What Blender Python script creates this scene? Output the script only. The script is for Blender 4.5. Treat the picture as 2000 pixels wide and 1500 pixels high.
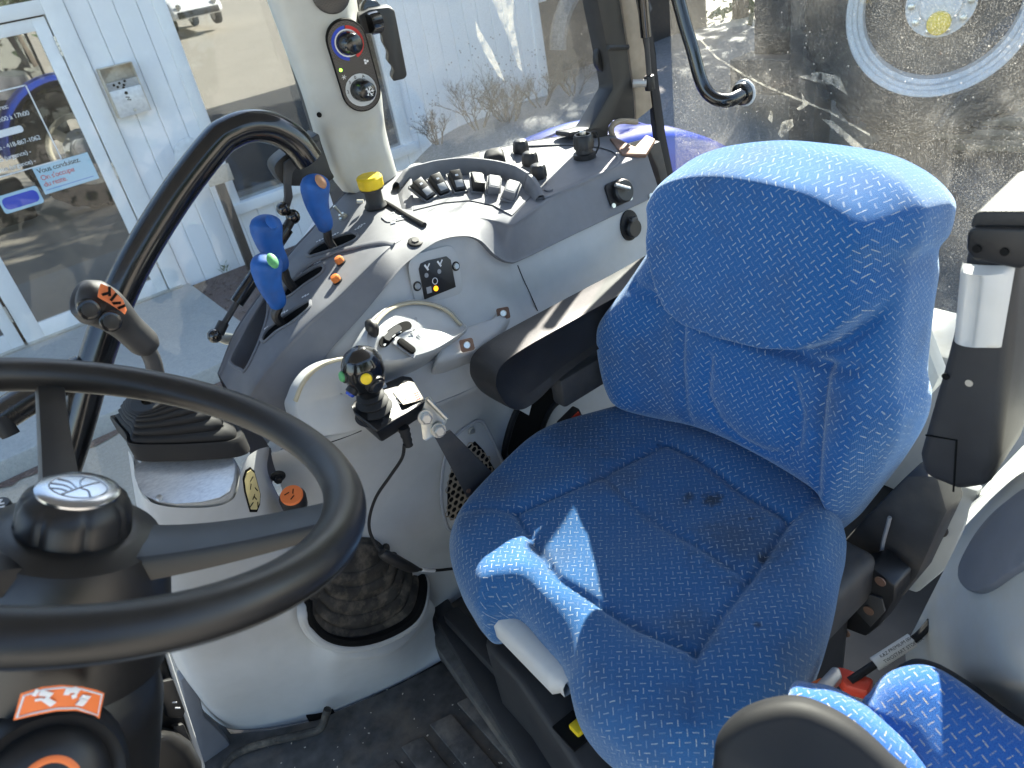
import bpy, bmesh, math, random
import numpy as np
from mathutils import Vector, Matrix, bvhtree
for o in list(bpy.data.objects): bpy.data.objects.remove(o)
S = bpy.context.scene; COL = S.collection
rad = math.radians
# ------------------------------------------------------------------ camera
FPX = 1450.; ROLL = math.atan2(480., 2350.); PITCH = math.atan2(FPX, math.hypot(480., 2350.)); AZ = rad(32.4)
CAM = Vector((0, 0, 1.3))
_h = Vector((math.sin(AZ), math.cos(AZ), 0)); _r = Vector((math.cos(AZ), -math.sin(AZ), 0)); _u = Vector((0, 0, 1))
_f = _h*math.cos(PITCH) - _u*math.sin(PITCH); _up = _h*math.sin(PITCH) + _u*math.cos(PITCH)
IX = _r*math.cos(ROLL) - _up*math.sin(ROLL); IY = _r*math.sin(ROLL) + _up*math.cos(ROLL)
cd = bpy.data.cameras.new('camera'); cam = bpy.data.objects.new('camera', cd); COL.objects.link(cam)
cam.matrix_world = Matrix.Translation(CAM) @ Matrix((IX, IY, -_f)).transposed().to_4x4()
cd.sensor_width = 36; cd.lens = FPX/2000*36; cd.clip_start = .02; cd.clip_end = 500
cd.dof.use_dof = True; cd.dof.focus_distance = 1.35; cd.dof.aperture_fstop = 9
S.camera = cam
S.render.resolution_x, S.render.resolution_y = 1024, 768
# ------------------------------------------------------------------ light
SUN_AZ = Vector((.875, .485, 0)).normalized(); SUN_EL = rad(36)
SUN = Vector((SUN_AZ.x*math.cos(SUN_EL), SUN_AZ.y*math.cos(SUN_EL), math.sin(SUN_EL)))
W = bpy.data.worlds.new('World'); S.world = W; W.use_nodes = True
wn = W.node_tree; bg = wn.nodes['Background']; sky = wn.nodes.new('ShaderNodeTexSky'); sky.sky_type = 'NISHITA'
sky.sun_disc = False; sky.sun_elevation = SUN_EL; sky.sun_rotation = math.atan2(SUN.x, SUN.y)
wn.links.new(sky.outputs[0], bg.inputs[0]); bg.inputs[1].default_value = .09
sl = bpy.data.lights.new('sun', 'SUN'); sl.energy = 5.; sl.angle = rad(.53); sl.color = (1, .93, .82)
so = bpy.data.objects.new('sun', sl); COL.objects.link(so); so.rotation_euler = SUN.to_track_quat('Z', 'Y').to_euler()
S.view_settings.view_transform = 'Standard'; S.view_settings.look = 'None'; S.view_settings.gamma = 1; S.view_settings.exposure = 2.35
# ------------------------------------------------------------------ helpers
def ray(px, py):
    return (_f*FPX + IX*(px-1000) - IY*(py-750)).normalized()
def at(px, py, X=None, Y=None, Z=None):
    "a point seen at (px,py) of the photograph, at a known world X, Y or Z"
    d = ray(px, py)
    t = (X-CAM.x)/d.x if X is not None else (Y-CAM.y)/d.y if Y is not None else (Z-CAM.z)/d.z
    return CAM + d*t
def onplane(px, py, p0, n):
    d = ray(px, py); t = (Vector(p0)-CAM).dot(n)/d.dot(n); return CAM + d*t
def toimg(p):
    v = Vector(p)-CAM; z = v.dot(_f); return 1000+v.dot(IX)/z*FPX, 750-v.dot(IY)/z*FPX
def V(*a): return Vector(a)
def tag(o, label=None, cat=None, group=None, kind=None):
    for k, v in (('label', label), ('category', cat), ('group', group), ('kind', kind)):
        if v: o[k] = v
    return o
def thing(name, label, cat, loc=(0, 0, 0), group=None):
    o = bpy.data.objects.new(name, None); COL.objects.link(o); o.location = loc; o.empty_display_size = .05
    return tag(o, label, cat, group)
def link(name, me, parent=None):
    o = bpy.data.objects.new(name, me); COL.objects.link(o)
    if parent is not None:
        o.parent = parent; base = parent.location.copy(); pp = parent.parent
        while pp is not None: base += pp.location; pp = pp.parent
        o.location = -base
    return o
def frame(n, up=(0, 0, 1)):
    n = Vector(n).normalized(); u = Vector(up); x = u.cross(n)
    if x.length < 1e-5: x = V(1, 0, 0).cross(n)
    x.normalize(); y = n.cross(x); return x, y, n
def catmull(pts, n, closed=False):
    P = [np.array(p, float) for p in pts]; m = len(P); out = []
    segs = m if closed else m-1
    for i in range(n):
        t = i*segs/(n if closed else n-1); k = min(int(t), segs-1); f = t-k
        g = lambda j: P[j % m] if closed else (P[j] if 0 <= j < m else (2*P[0]-P[1] if j < 0 else 2*P[-1]-P[-2]))
        a, b, c, d = g(k-1), g(k), g(k+1), g(k+2)
        out.append(.5*((2*b)+(c-a)*f+(2*a-5*b+4*c-d)*f*f+(3*b-a-3*c+d)*f**3))
    return np.array(out)
class MB:
    def __init__(s): s.v = []; s.f = []; s.uv = None; s.mi = []
    def add(s, vs, fs):
        o = len(s.v); s.v += [tuple(map(float, q)) for q in vs]; s.f += [tuple(i+o for i in q) for q in fs]; return s
    def box(s, c, size, x=(1, 0, 0), y=(0, 1, 0), z=None):
        c = Vector(c); x = Vector(x).normalized(); y = Vector(y).normalized(); z = Vector(z).normalized() if z is not None else x.cross(y)
        a, b, d = (q/2 for q in size); P = [c+x*i*a+y*j*b+z*k*d for k in (-1, 1) for j in (-1, 1) for i in (-1, 1)]
        return s.add(P, [(0, 2, 3, 1), (4, 5, 7, 6), (0, 1, 5, 4), (2, 6, 7, 3), (0, 4, 6, 2), (1, 3, 7, 5)])
    def bb(s, a, b):
        a, b = Vector(a), Vector(b); return s.box((a+b)/2, [abs(q) for q in (b-a)])
    def tube(s, pts, r, n=12, smooth=0, cap=True, closed=False, flat=1., up=(0, 0, 1)):
        if smooth: 
            if not isinstance(r, (int, float)): 
                r = list(np.interp(np.linspace(0, 1, smooth), np.linspace(0, 1, len(r)), r))
            pts = catmull(pts, smooth, closed)
        P = [Vector(p) for p in pts]; m = len(P); R = [r]*m if isinstance(r, (int, float)) else list(r)
        T = []
        for i in range(m):
            a = P[(i-1) % m] if (closed or i) else P[0]; b = P[(i+1) % m] if (closed or i < m-1) else P[-1]; T.append((b-a).normalized())
        u = Vector(up); x = u.cross(T[0])
        if x.length < .05: x = V(1, .3, 0).cross(T[0])
        x.normalize(); vs = []
        for i in range(m):
            x = (x - T[i]*x.dot(T[i])).normalized(); y = T[i].cross(x)
            for k in range(n):
                a = 2*math.pi*k/n; vs.append(P[i]+x*math.cos(a)*R[i]+y*math.sin(a)*R[i]*flat)
        fs = [(i*n+k, i*n+(k+1) % n, ((i+1) % m)*n+(k+1) % n, ((i+1) % m)*n+k) for i in range(m if closed else m-1) for k in range(n)]
        if cap and not closed: fs += [tuple(range(n))[::-1], tuple((m-1)*n+k for k in range(n))]
        return s.add(vs, fs)
    def lathe(s, prof, o, ax=(0, 0, 1), n=32, sx=1., sy=1., up=(0, 1, 0), mod=None):
        x, y, z = frame(ax, up); o = Vector(o); vs = []
        for (r, h) in prof:
            for k in range(n):
                a = 2*math.pi*k/n; q = r*(mod(a, h) if mod else 1); vs.append(o+x*math.cos(a)*q*sx+y*math.sin(a)*q*sy+z*h)
        m = len(prof); fs = [(i*n+k, i*n+(k+1) % n, (i+1)*n+(k+1) % n, (i+1)*n+k) for i in range(m-1) for k in range(n)]
        fs += [tuple(range(n))[::-1], tuple((m-1)*n+k for k in range(n))]
        return s.add(vs, fs)
    def prism(s, loop, ext):
        L = [Vector(p) for p in loop]; e = Vector(ext); n = len(L)
        return s.add(L+[p+e for p in L], [tuple(range(n))[::-1], tuple(range(n, 2*n))]+[(i, (i+1) % n, n+(i+1) % n, n+i) for i in range(n)])
    def grid(s, G, closed_u=False):
        nu, nv = len(G), len(G[0]); vs = [p for r in G for p in r]
        return s.add(vs, [(i*nv+j, i*nv+(j+1) % nv, (i+1)*nv+(j+1) % nv, (i+1)*nv+j) for i in range(nu-1) for j in range(nv if closed_u else nv-1)])
    def build(s, name, mat, parent=None, bevel=0, seg=2, sharp=35, uv=None, fix=True):
        me = bpy.data.meshes.new(name); me.from_pydata(s.v, [], s.f)
        if fix:
            bm = bmesh.new(); bm.from_mesh(me); bmesh.ops.recalc_face_normals(bm, faces=bm.faces)
            if bevel:
                ed = [e for e in bm.edges if len(e.link_faces) == 2 and e.calc_face_angle(0) > rad(28)]
                bmesh.ops.bevel(bm, geom=ed, offset=bevel, segments=seg, profile=.5, affect='EDGES', clamp_overlap=True)
            bm.to_mesh(me); bm.free()
        me.polygons.foreach_set('use_smooth', [True]*len(me.polygons)); me.set_sharp_from_angle(angle=rad(sharp))
        if uv is not None:
            l = me.uv_layers.new(name='uv'); ix = [lp.vertex_index for lp in me.loops]
            l.data.foreach_set('uv', np.array([uv[i] for i in ix], dtype=np.float32).ravel())
        me.materials.append(MT[mat] if isinstance(mat, str) else mat)
        return link(name, me, parent)
def text(s, size, o, x, y, mat, name, parent, align='LEFT', ext=.0004, space=1.):
    c = bpy.data.curves.new(name, 'FONT'); c.body = s; c.size = size; c.extrude = ext; c.align_x = align; c.space_character = space; c.resolution_u = 3
    t = bpy.data.objects.new(name, c); COL.objects.link(t); bpy.context.view_layer.update()
    me = bpy.data.meshes.new_from_object(t.evaluated_get(bpy.context.evaluated_depsgraph_get())); bpy.data.objects.remove(t)
    x = Vector(x).normalized(); y = Vector(y).normalized(); z = x.cross(y).normalized(); y = z.cross(x)
    M = Matrix((x, y, z)).transposed().to_4x4(); M.translation = Vector(o); me.transform(M); me.materials.clear(); me.materials.append(MT[mat])
    return link(name, me, parent)
def rrect(w, h, r, n=5):
    out = []
    for (cx, cy, a0) in ((w/2-r, h/2-r, 0), (-w/2+r, h/2-r, 90), (-w/2+r, -h/2+r, 180), (w/2-r, -h/2+r, 270)):
        for k in range(n+1):
            a = rad(a0+90*k/n); out.append((cx+r*math.cos(a), cy+r*math.sin(a)))
    return out
def place(poly, o, x, y): 
    o, x, y = Vector(o), Vector(x), Vector(y); return [o+x*a+y*b for a, b in poly]
# ------------------------------------------------------------------ materials
MT = {}
class N:
    def __init__(s, name):
        m = bpy.data.materials.new(name); m.use_nodes = True; s.m = m; s.t = m.node_tree; s.b = s.t.nodes['Principled BSDF']; s.out = s.t.nodes['Material Output']; MT[name] = m
    def n(s, kind, **kw):
        x = s.t.nodes.new('ShaderNode'+kind)
        for k, v in kw.items():
            if k in x.inputs: x.inputs[k].default_value = v
            else: setattr(x, k, v)
        return x
    def l(s, a, b): s.t.links.new(a, b)
    def math(s, op, a, b=0., c=None):
        x = s.t.nodes.new('ShaderNodeMath'); x.operation = op
        for i, q in enumerate((a, b, c)):
            if q is None: continue
            if isinstance(q, (int, float)): x.inputs[i].default_value = q
            else: s.l(q, x.inputs[i])
        return x.outputs[0]
    def noise(s, scale, detail=4, rough=.55, vec=None, dist=0.):
        x = s.n('TexNoise', Scale=scale, Detail=detail, Roughness=rough, Distortion=dist)
        s.l(vec if vec is not None else s.co(), x.inputs['Vector']); return x.outputs['Fac']
    def co(s, which='Object'):
        if not hasattr(s, '_c'): s._c = s.n('TexCoord')
        return s._c.outputs[which]
    def mapr(s, v, a, b, c=0., d=1.):
        x = s.n('MapRange'); s.l(v, x.inputs[0]); 
        for i, q in enumerate((a, b, c, d)): x.inputs[i+1].default_value = q
        return x.outputs[0]
    def mix(s, f, a, b):
        x = s.t.nodes.new('ShaderNodeMix'); x.data_type = 'RGBA'
        for i, q in ((0, f), (6, a), (7, b)):
            if isinstance(q, (int, float)): x.inputs[i].default_value = q
            elif isinstance(q, (tuple, list)): x.inputs[i].default_value = (*q[:3], 1)
            else: s.l(q, x.inputs[i])
        return x.outputs[2]
    def bump(s, h, strength=.3, dist=.002):
        x = s.n('Bump', Strength=strength, Distance=dist); s.l(h, x.inputs['Height']); s.l(x.outputs[0], s.b.inputs['Normal']); return x
def plastic(name, col, rough=.45, dirt=.25, dcol=(.22, .18, .12), grain=900, gs=.12, var=.12, spec=.4, metal=0., dscale=5., coat=0.):
    k = N(name); n1 = k.noise(dscale, 6, .65); n2 = k.noise(38, 3); 
    d = k.math('MULTIPLY', k.mapr(n1, .48, .78), dirt)
    c = k.mix(k.mapr(n2, .3, .7), tuple(q*(1-var) for q in col), tuple(min(1, q*(1+var)) for q in col))
    k.l(k.mix(d, c, dcol), k.b.inputs['Base Color'])
    k.l(k.math('ADD', k.mapr(n1, .3, .75, rough-.06, rough+.14), k.math('MULTIPLY', n2, .04)), k.b.inputs['Roughness'])
    k.b.inputs['Specular IOR Level'].default_value = spec; k.b.inputs['Metallic'].default_value = metal; k.b.inputs['Coat Weight'].default_value = coat
    if gs: k.bump(k.noise(grain, 2), gs, .0006)
    return k
plastic('console_grey', (.445, .455, .46), .5, .22, (.36, .31, .22), var=.03, dscale=3.2)
plastic('console_dark', (.158, .163, .18), .55, .16, (.3, .27, .22), var=.06, grain=1100, gs=.2)
plastic('pillar_grey', (.47, .48, .465), .5, .55, (.44, .36, .2), var=.03, dscale=4.5)
plastic('black_plastic', (.012, .012, .013), .42, .3, (.06, .056, .05), var=.2, spec=.55)
plastic('black_grain', (.024, .024, .026), .5, .28, (.07, .066, .06), grain=700, gs=.35, spec=.55)
plastic('wheel_rubber', (.012, .0115, .0115), .34, .35, (.04, .036, .033), grain=1300, gs=.15, spec=.55)
plastic('black_gloss', (.007, .007, .008), .15, .08, (.04, .036, .03), gs=0, spec=.6, coat=.4)
plastic('rubber_boot', (.011, .011, .012), .6, .2, (.06, .05, .04), spec=.4)
plastic('rubber_dirty', (.045, .042, .038), .75, .7, (.25, .21, .16), dscale=30, spec=.2, var=.3)
plastic('mat_rubber', (.08, .077, .074), .7, .9, (.2, .16, .12), dscale=8, spec=.25, var=.3)
plastic('armrest_black', (.02, .02, .021), .48, .25, (.085, .083, .08), grain=420, gs=.5, spec=.55, dscale=9)
plastic('blue_grip', (.012, .095, .36), .5, .5, (.05, .055, .06), gs=.05, dscale=26)
plastic('blue_paint', (.012, .055, .42), .28, .15, (.2, .2, .2), gs=0, coat=.3)
plastic('yellow_plastic', (.85, .6, .02), .4, .2, (.4, .3, .05), gs=0)
plastic('orange_plastic', (.8, .2, .03), .45, .3, (.45, .3, .15), gs=0)
plastic('red_plastic', (.65, .06, .03), .35, .25, (.3, .2, .12), gs=0)
plastic('green_plastic', (.12, .42, .16), .45, .2, gs=0)
plastic('brown_cap', (.42, .22, .12), .5, .3, gs=0)
plastic('white_plastic', (.58, .58, .56), .45, .2, (.5, .44, .32), gs=0, var=.03)
plastic('cream_metal', (.72, .68, .56), .4, .35, (.3, .25, .18), gs=0)
plastic('bare_metal', (.55, .54, .51), .35, .4, (.28, .22, .15), gs=.05, metal=.85)
plastic('zinc', (.72, .71, .64), .3, .25, (.35, .28, .16), gs=.04, metal=.9)
plastic('chrome', (.5, .51, .53), .2, .2, (.4, .4, .4), gs=0, metal=1., var=.02)
plastic('rust_metal', (.22, .13, .09), .55, .6, (.12, .06, .04), metal=.2)
plastic('graphite_steel', (.05, .05, .052), .5, .4, (.16, .13, .1), gs=.05, dscale=14)
plastic('ink_white', (.75, .76, .78), .6, 0, gs=0, var=0)
plastic('ink_black', (.009, .009, .009), .75, 0, gs=0, var=0, spec=.12)
plastic('ink_orange', (.85, .2, .05), .4, .1, (.6, .3, .2), gs=0, var=0)
plastic('ink_red', (.6, .03, .03), .4, 0, gs=0, var=0)
plastic('ink_blue', (.02, .06, .5), .4, 0, gs=0, var=0)
plastic('ink_grey', (.3, .31, .33), .5, 0, gs=0, var=0)
plastic('decal_yellow', (.62, .52, .25), .45, .15, gs=0)
plastic('strap_black', (.02, .02, .022), .7, .3, (.1, .09, .07), grain=1500, gs=.4)
plastic('white_metal', (.78, .79, .8), .35, .12, (.5, .47, .4), gs=0, var=.02)
plastic('siding', (.80, .81, .83), .45, .1, (.55, .53, .5), gs=0, var=.015, dscale=1.5)
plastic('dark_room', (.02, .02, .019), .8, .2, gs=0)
plastic('tyre', (.025, .024, .023), .8, .7, (.11, .095, .075), gs=.3, dscale=8)
plastic('rim_grey', (.62, .65, .68), .4, .25, (.4, .38, .33), gs=0)
plastic('wood_grey', (.3, .25, .18), .8, .5, (.15, .12, .09), dscale=9, var=.25)
plastic('headliner', (.42, .42, .41), .9, .1, gs=.2)
plastic('bark', (.07, .055, .04), .9, .3, dscale=9)
k = N('lens_orange'); k.b.inputs['Base Color'].default_value = (1, .36, .02, 1); k.b.inputs['Roughness'].default_value = .3
k.b.inputs['Emission Color'].default_value = (1, .33, .01, 1); k.b.inputs['Emission Strength'].default_value = .6
k = N('lens_green'); k.b.inputs['Base Color'].default_value = (.3, 1, .05, 1); k.b.inputs['Emission Color'].default_value = (.3, 1, .05, 1); k.b.inputs['Emission Strength'].default_value = 1.2
# carbon-look climate plate
k = N('carbon'); cx = k.n('TexChecker', Scale=420); k.l(k.co(), cx.inputs['Vector']); cx.inputs[1].default_value = (.012, .012, .013, 1); cx.inputs[2].default_value = (.06, .06, .062, 1)
k.l(cx.outputs[0], k.b.inputs['Base Color']); k.b.inputs['Roughness'].default_value = .3
# brushed plate
k = N('brushed_plate'); mp = k.n('Mapping'); mp.inputs['Scale'].default_value = (30, 400, 400); k.l(k.co(), mp.inputs[0])
q = k.noise(1.2, 5, .6, mp.outputs[0]); q2 = k.noise(9, 5, .6)
k.l(k.mix(k.mapr(k.math('MULTIPLY', q, q2), .18, .38), (.62, .64, .66), (.42, .44, .48)), k.b.inputs['Base Color']); k.b.inputs['Roughness'].default_value = .33; k.b.inputs['Metallic'].default_value = .55
# seat fabric: basket pattern of short stitched dashes
def fabric(name, base, hi, dash, cell=.0094, dirt=.5, stains=()):
    k = N(name); uv0 = k.n('UVMap'); uv0.uv_map = 'uv'; uv = k.n('VectorRotate', rotation_type='Z_AXIS'); k.l(uv0.outputs[0], uv.inputs['Vector']); uv.inputs['Angle'].default_value = rad(45)
    wb = k.n('TexNoise', Scale=60., Detail=1.); k.l(uv.outputs[0], wb.inputs['Vector'])
    vm = k.n('VectorMath', operation='MULTIPLY_ADD'); k.l(wb.outputs['Color'], vm.inputs[0]); vm.inputs[1].default_value = (.0012, .0012, 0); k.l(uv.outputs[0], vm.inputs[2])
    sp = k.n('SeparateXYZ'); k.l(vm.outputs[0], sp.inputs[0])
    x = k.math('DIVIDE', sp.outputs[0], cell); y = k.math('DIVIDE', sp.outputs[1], cell)
    ix, iy = k.math('FLOOR', x), k.math('FLOOR', y); fx, fy = k.math('FRACT', x), k.math('FRACT', y)
    par = k.math('MODULO', k.math('ABSOLUTE', k.math('ADD', ix, iy)), 2.)
    ax, ay = k.math('ABSOLUTE', k.math('SUBTRACT', fx, .5)), k.math('ABSOLUTE', k.math('SUBTRACT', fy, .5))
    hm = k.math('MULTIPLY', k.math('LESS_THAN', ay, .072), k.math('LESS_THAN', ax, .4))
    vmk = k.math('MULTIPLY', k.math('LESS_THAN', ax, .072), k.math('LESS_THAN', ay, .4))
    m = k.math('ADD', k.math('MULTIPLY', hm, par), k.math('MULTIPLY', vmk, k.math('SUBTRACT', 1., par)))
    wn_ = k.n('TexWhiteNoise', noise_dimensions='2D'); cb = k.n('CombineXYZ'); k.l(ix, cb.inputs[0]); k.l(iy, cb.inputs[1]); k.l(cb.outputs[0], wn_.inputs[0])
    st = k.math('GREATER_THAN', k.noise(1100, 1, .5, uv.outputs[0]), .42)
    m = k.math('MULTIPLY', k.math('MULTIPLY', m, k.mapr(wn_.outputs[0], 0, 1, .12, .85)), st)
    fine = k.noise(900, 2, .6, uv.outputs[0]); big = k.noise(7, 5, .6, uv.outputs[0])
    b = k.mix(k.mapr(fine, .3, .7), base, hi); b = k.mix(k.math('MULTIPLY', k.mapr(big, .5, .8), dirt), b, (.075, .075, .08))
    for (u_, v_, r_, a_) in stains:
        dn = k.n('VectorMath', operation='DISTANCE'); k.l(uv0.outputs[0], dn.inputs[0]); dn.inputs[1].default_value = (u_, v_, 0)
        ds_ = k.math('ADD', dn.outputs['Value'], k.math('MULTIPLY', k.math('SUBTRACT', k.noise(55, 5, .7, uv.outputs[0]), .5), r_*2.2)); b = k.mix(k.math('MULTIPLY', k.mapr(ds_, r_, r_*.35), a_), b, (.022, .02, .018))
    k.l(k.mix(m, b, dash), k.b.inputs['Base Color']); k.b.inputs['Roughness'].default_value = .95; k.b.inputs['Specular IOR Level'].default_value = .15
    k.b.inputs['Sheen Weight'].default_value = .6; k.b.inputs['Sheen Roughness'].default_value = .4; k.b.inputs['Sheen Tint'].default_value = (.75, .88, 1, 1)
    wv = k.n('TexWave', Scale=260., wave_type='BANDS', bands_direction='DIAGONAL'); k.l(uv.outputs[0], wv.inputs['Vector'])
    k.bump(k.math('ADD', k.math('ADD', fine, k.math('MULTIPLY', wv.outputs['Fac'], .4)), k.math('MULTIPLY', m, .8)), .55, .0012)
    return k
fabric('seat_fabric', (.013, .075, .24), (.034, .16, .43), (.5, .54, .55))
def _uv(px, py, z=.5): q = at(px, py, Z=z); return q.x, q.y
fabric('cushion_fabric', (.02, .08, .215), (.042, .148, .345), (.46, .49, .48), dirt=.6, stains=[(*_uv(1390, 968), .02, .8), (*_uv(1345, 965), .013, .7), (*_uv(1466, 1012), .006, .6), (*_uv(1492, 1082), .012, .7), (*_uv(1480, 1232), .006, .6), (*_uv(1360, 1235), .05, .28), (*_uv(1450, 1060), .09, .3), (*_uv(1130, 850), .08, .35)])
fabric('instructor_fabric', (.016, .075, .29), (.045, .165, .47), (.6, .52, .36), cell=.0085)
# glass with dust lit by the sun
def glass(name, dust=.05, specks=.0, gloss=.9, tint=(.93, .96, .95), smear=0., streak=0.):
    k = N(name); k.t.nodes.remove(k.b)
    tr = k.n('BsdfTransparent'); tr.inputs[0].default_value = (*tint, 1); gl = k.n('BsdfGlossy'); gl.inputs['Roughness'].default_value = .01
    fr = k.n('Fresnel'); fr.inputs[0].default_value = 1.5; m1 = k.n('MixShader'); ge = k.n('NewGeometry'); k.l(k.math('MULTIPLY', k.math('MULTIPLY', fr.outputs[0], gloss), k.math('SUBTRACT', 1., ge.outputs['Backfacing'])), m1.inputs[0]); k.l(tr.outputs[0], m1.inputs[1]); k.l(gl.outputs[0], m1.inputs[2])
    df = k.n('BsdfDiffuse'); df.inputs[0].default_value = (.85, .82, .76, 1); tl = k.n('BsdfTranslucent'); tl.inputs[0].default_value = (.9, .86, .78, 1)
    ds = k.n('MixShader'); ds.inputs[0].default_value = .5; k.l(df.outputs[0], ds.inputs[1]); k.l(tl.outputs[0], ds.inputs[2])
    f = k.math('MULTIPLY', k.mapr(k.noise(3.5, 6, .65), .3, .75), dust)
    if specks:
        vo = k.n('TexVoronoi', Scale=230.); k.l(k.co(), vo.inputs['Vector']); vo2 = k.n('TexVoronoi', Scale=47.); k.l(k.co(), vo2.inputs['Vector'])
        a = k.math('MULTIPLY', k.math('LESS_THAN', vo.outputs['Distance'], .2), k.mapr(k.noise(30, 2), .42, .62))
        b = k.math('MULTIPLY', k.math('LESS_THAN', vo2.outputs['Distance'], .085), k.mapr(k.noise(12, 2), .45, .6))
        f = k.math('ADD', f, k.math('MULTIPLY', k.math('ADD', a, k.math('MULTIPLY', b, 1.6)), specks))
        f = k.math('ADD', f, k.math('MULTIPLY', k.mapr(k.noise(430, 2), .53, .68), specks*.5))
    if smear:
        f = k.math('ADD', f, k.math('MULTIPLY', k.mapr(k.noise(6, 7, .7, dist=1.5), .56, .74), smear))
    if streak:
        mp = k.n('Mapping'); mp.inputs['Scale'].default_value = (90, 90, 3); k.l(k.co(), mp.inputs[0])
        f = k.math('ADD', f, k.math('MULTIPLY', k.mapr(k.noise(1., 3, .6, mp.outputs[0]), .62, .8), streak))
    mm = k.n('MixShader'); k.l(k.math('MINIMUM', f, .8), mm.inputs[0]); k.l(m1.outputs[0], mm.inputs[1]); k.l(ds.outputs[0], mm.inputs[2]); k.l(mm.outputs[0], k.out.inputs[0])
glass('glass_door', .018, .012, .9)
glass('glass_side', .035, .09, .9, smear=.03)
glass('glass_rear', .04, .2, .6, smear=.08, streak=.03)
glass('glass_shop', .006, 0, 8., tint=(.5, .53, .5))
glass('glass_window', .02, 0, 9., tint=(.5, .52, .5))
k = N('dust_film'); k.t.nodes.remove(k.b); tr = k.n('BsdfTransparent'); df = k.n('BsdfDiffuse'); df.inputs[0].default_value = (.85, .8, .7, 1); tl = k.n('BsdfTranslucent'); tl.inputs[0].default_value = (.85, .8, .7, 1)
ad = k.n('MixShader'); k.l(df.outputs[0], ad.inputs[1]); k.l(tl.outputs[0], ad.inputs[2]); mx = k.n('MixShader'); k.l(k.mapr(k.noise(60, 5, .7), .38, .68, .02, .4), mx.inputs[0]); k.l(tr.outputs[0], mx.inputs[1]); k.l(ad.outputs[0], mx.inputs[2]); k.l(mx.outputs[0], k.out.inputs[0])
# ground materials
def ground(name, a, b, scale=60, gs=.6, big=.6, patch=(.2, .2, .2)):
    k = N(name); n1 = k.noise(scale, 6, .7); n2 = k.noise(1.2, 5); vo = k.n('TexVoronoi', Scale=scale*2.2); k.l(k.co(), vo.inputs['Vector'])
    c = k.mix(k.mapr(n1, .3, .7), a, b); c = k.mix(k.math('MULTIPLY', k.mapr(n2, .45, .7), big), c, patch)
    c = k.mix(k.math('MULTIPLY', k.mapr(vo.outputs['Color'], .6, 1.), .25), c, (.5, .49, .46))
    k.l(c, k.b.inputs['Base Color']); k.b.inputs['Roughness'].default_value = .9; k.bump(k.math('ADD', n1, vo.outputs['Distance']), gs, .006)
ground('yard_gravel', (.33, .30, .25), (.46, .42, .36), 50, .8, .3, (.3, .27, .22))
ground('shaded_gravel', (.035, .037, .04), (.075, .077, .08), 60, .7, .4, (.05, .05, .052))  # gravel behind the tractor, its shade painted in as a very dark base
ground('concrete', (.33, .345, .34), (.44, .45, .44), 45, .25, .4, (.3, .31, .3))
ground('mulch', (.06, .035, .03), (.16, .1, .09), 70, 1., .4, (.25, .2, .19))
ground('gravel_grey', (.16, .16, .16), (.36, .36, .36), 40, 1., .3, (.2, .19, .17))
def leafmat(name, c1, c2):
    k = N(name); oi = k.n('ObjectInfo'); k.l(k.mix(k.mapr(k.noise(3, 2), .3, .7), c1, c2), k.b.inputs['Base Color']); k.b.inputs['Roughness'].default_value = .7
leafmat('leaf_dark', (.02, .045, .015), (.06, .1, .03)); leafmat('twig', (.06, .05, .04), (.1, .085, .06)); leafmat('leaf_small', (.05, .1, .02), (.1, .16, .05))
# ================================================================== SETTING: ground, bank, step
random.seed(7); rng = np.random.default_rng(5)
GZ = -.82; YB = 6.3
tag(MB().add([(-150, -150, GZ), (150, -150, GZ), (150, 150, GZ), (-150, 150, GZ)], [(0, 1, 2, 3)]).build('ground', 'yard_gravel'), kind='structure')
tag(MB().add([(2.35, -8, GZ+.005), (16, -8, GZ+.005), (16, 3.4, GZ+.005), (2.35, 3.4, GZ+.005)], [(0, 1, 2, 3)]).build('shade_sheet', 'shaded_gravel'), kind='structure')  # dark sheet over the gravel, shade of the rear yard put into its colour
def yz(y): return GZ-.05+max(0, (-3.5-y))*.07
tag(MB().grid([[(x, y, yz(y)) for y in np.linspace(-60, -3.2, 60)] for x in (-60, 60)]).build('yard_slope', 'yard_gravel', sharp=180), kind='structure')
b = MB(); G = []
for i in range(60):
    x = 1.75+i*.14; row = []
    for j in range(44):
        y = 3.2+j*.1; sm = lambda t: (lambda q: q*q*(3-2*q))(min(1, max(0, t)))
        row.append((x, y, GZ-.03+.62*sm((x-2.0)/2.2)*sm((y-3.4)/2.2)*sm((10.2-x)/2.)+.012*math.sin(x*7+y*5)+.01*random.random()))
    G.append(row)
tag(b.grid(G).build('gravel_bank', 'gravel_grey', sharp=180), kind='structure')
b = MB().bb((-9, 4.57, GZ-.2), (1.12, YB+.05, -.70))
tag(b.build('concrete_step', 'concrete', bevel=.02), kind='structure')
tag(MB().bb((1.125, 4.75, GZ-.2), (3.0, YB+.02, -.735)).build('mulch_bed', 'mulch'), kind='structure')
b = MB(); b.grid([[(x, 4.555-w*(.05+.05*random.random()), GZ+.008-.002*w) for w in (0, 1)] for x in np.arange(-4, 1.2, .05)])
tag(b.build('gutter_dirt', 'mulch', fix=False), kind='structure')
# wood chips and stones on the mulch bed
b = MB()
for i in range(420):
    c = V(random.uniform(1.15, 2.2), random.uniform(4.85, 6.22), -.73+random.random()*.012); a = random.uniform(0, 6.28); s = random.uniform(.008, .03)
    b.box(c, (s, s*.35, s*.3), (math.cos(a), math.sin(a), random.uniform(-.4, .4)), (-math.sin(a), math.cos(a), 0))
o = b.build('wood_chips', 'mulch', fix=False); tag(o, 'reddish brown wood chips scattered over the mulch bed', 'wood chips', kind='stuff')
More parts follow.
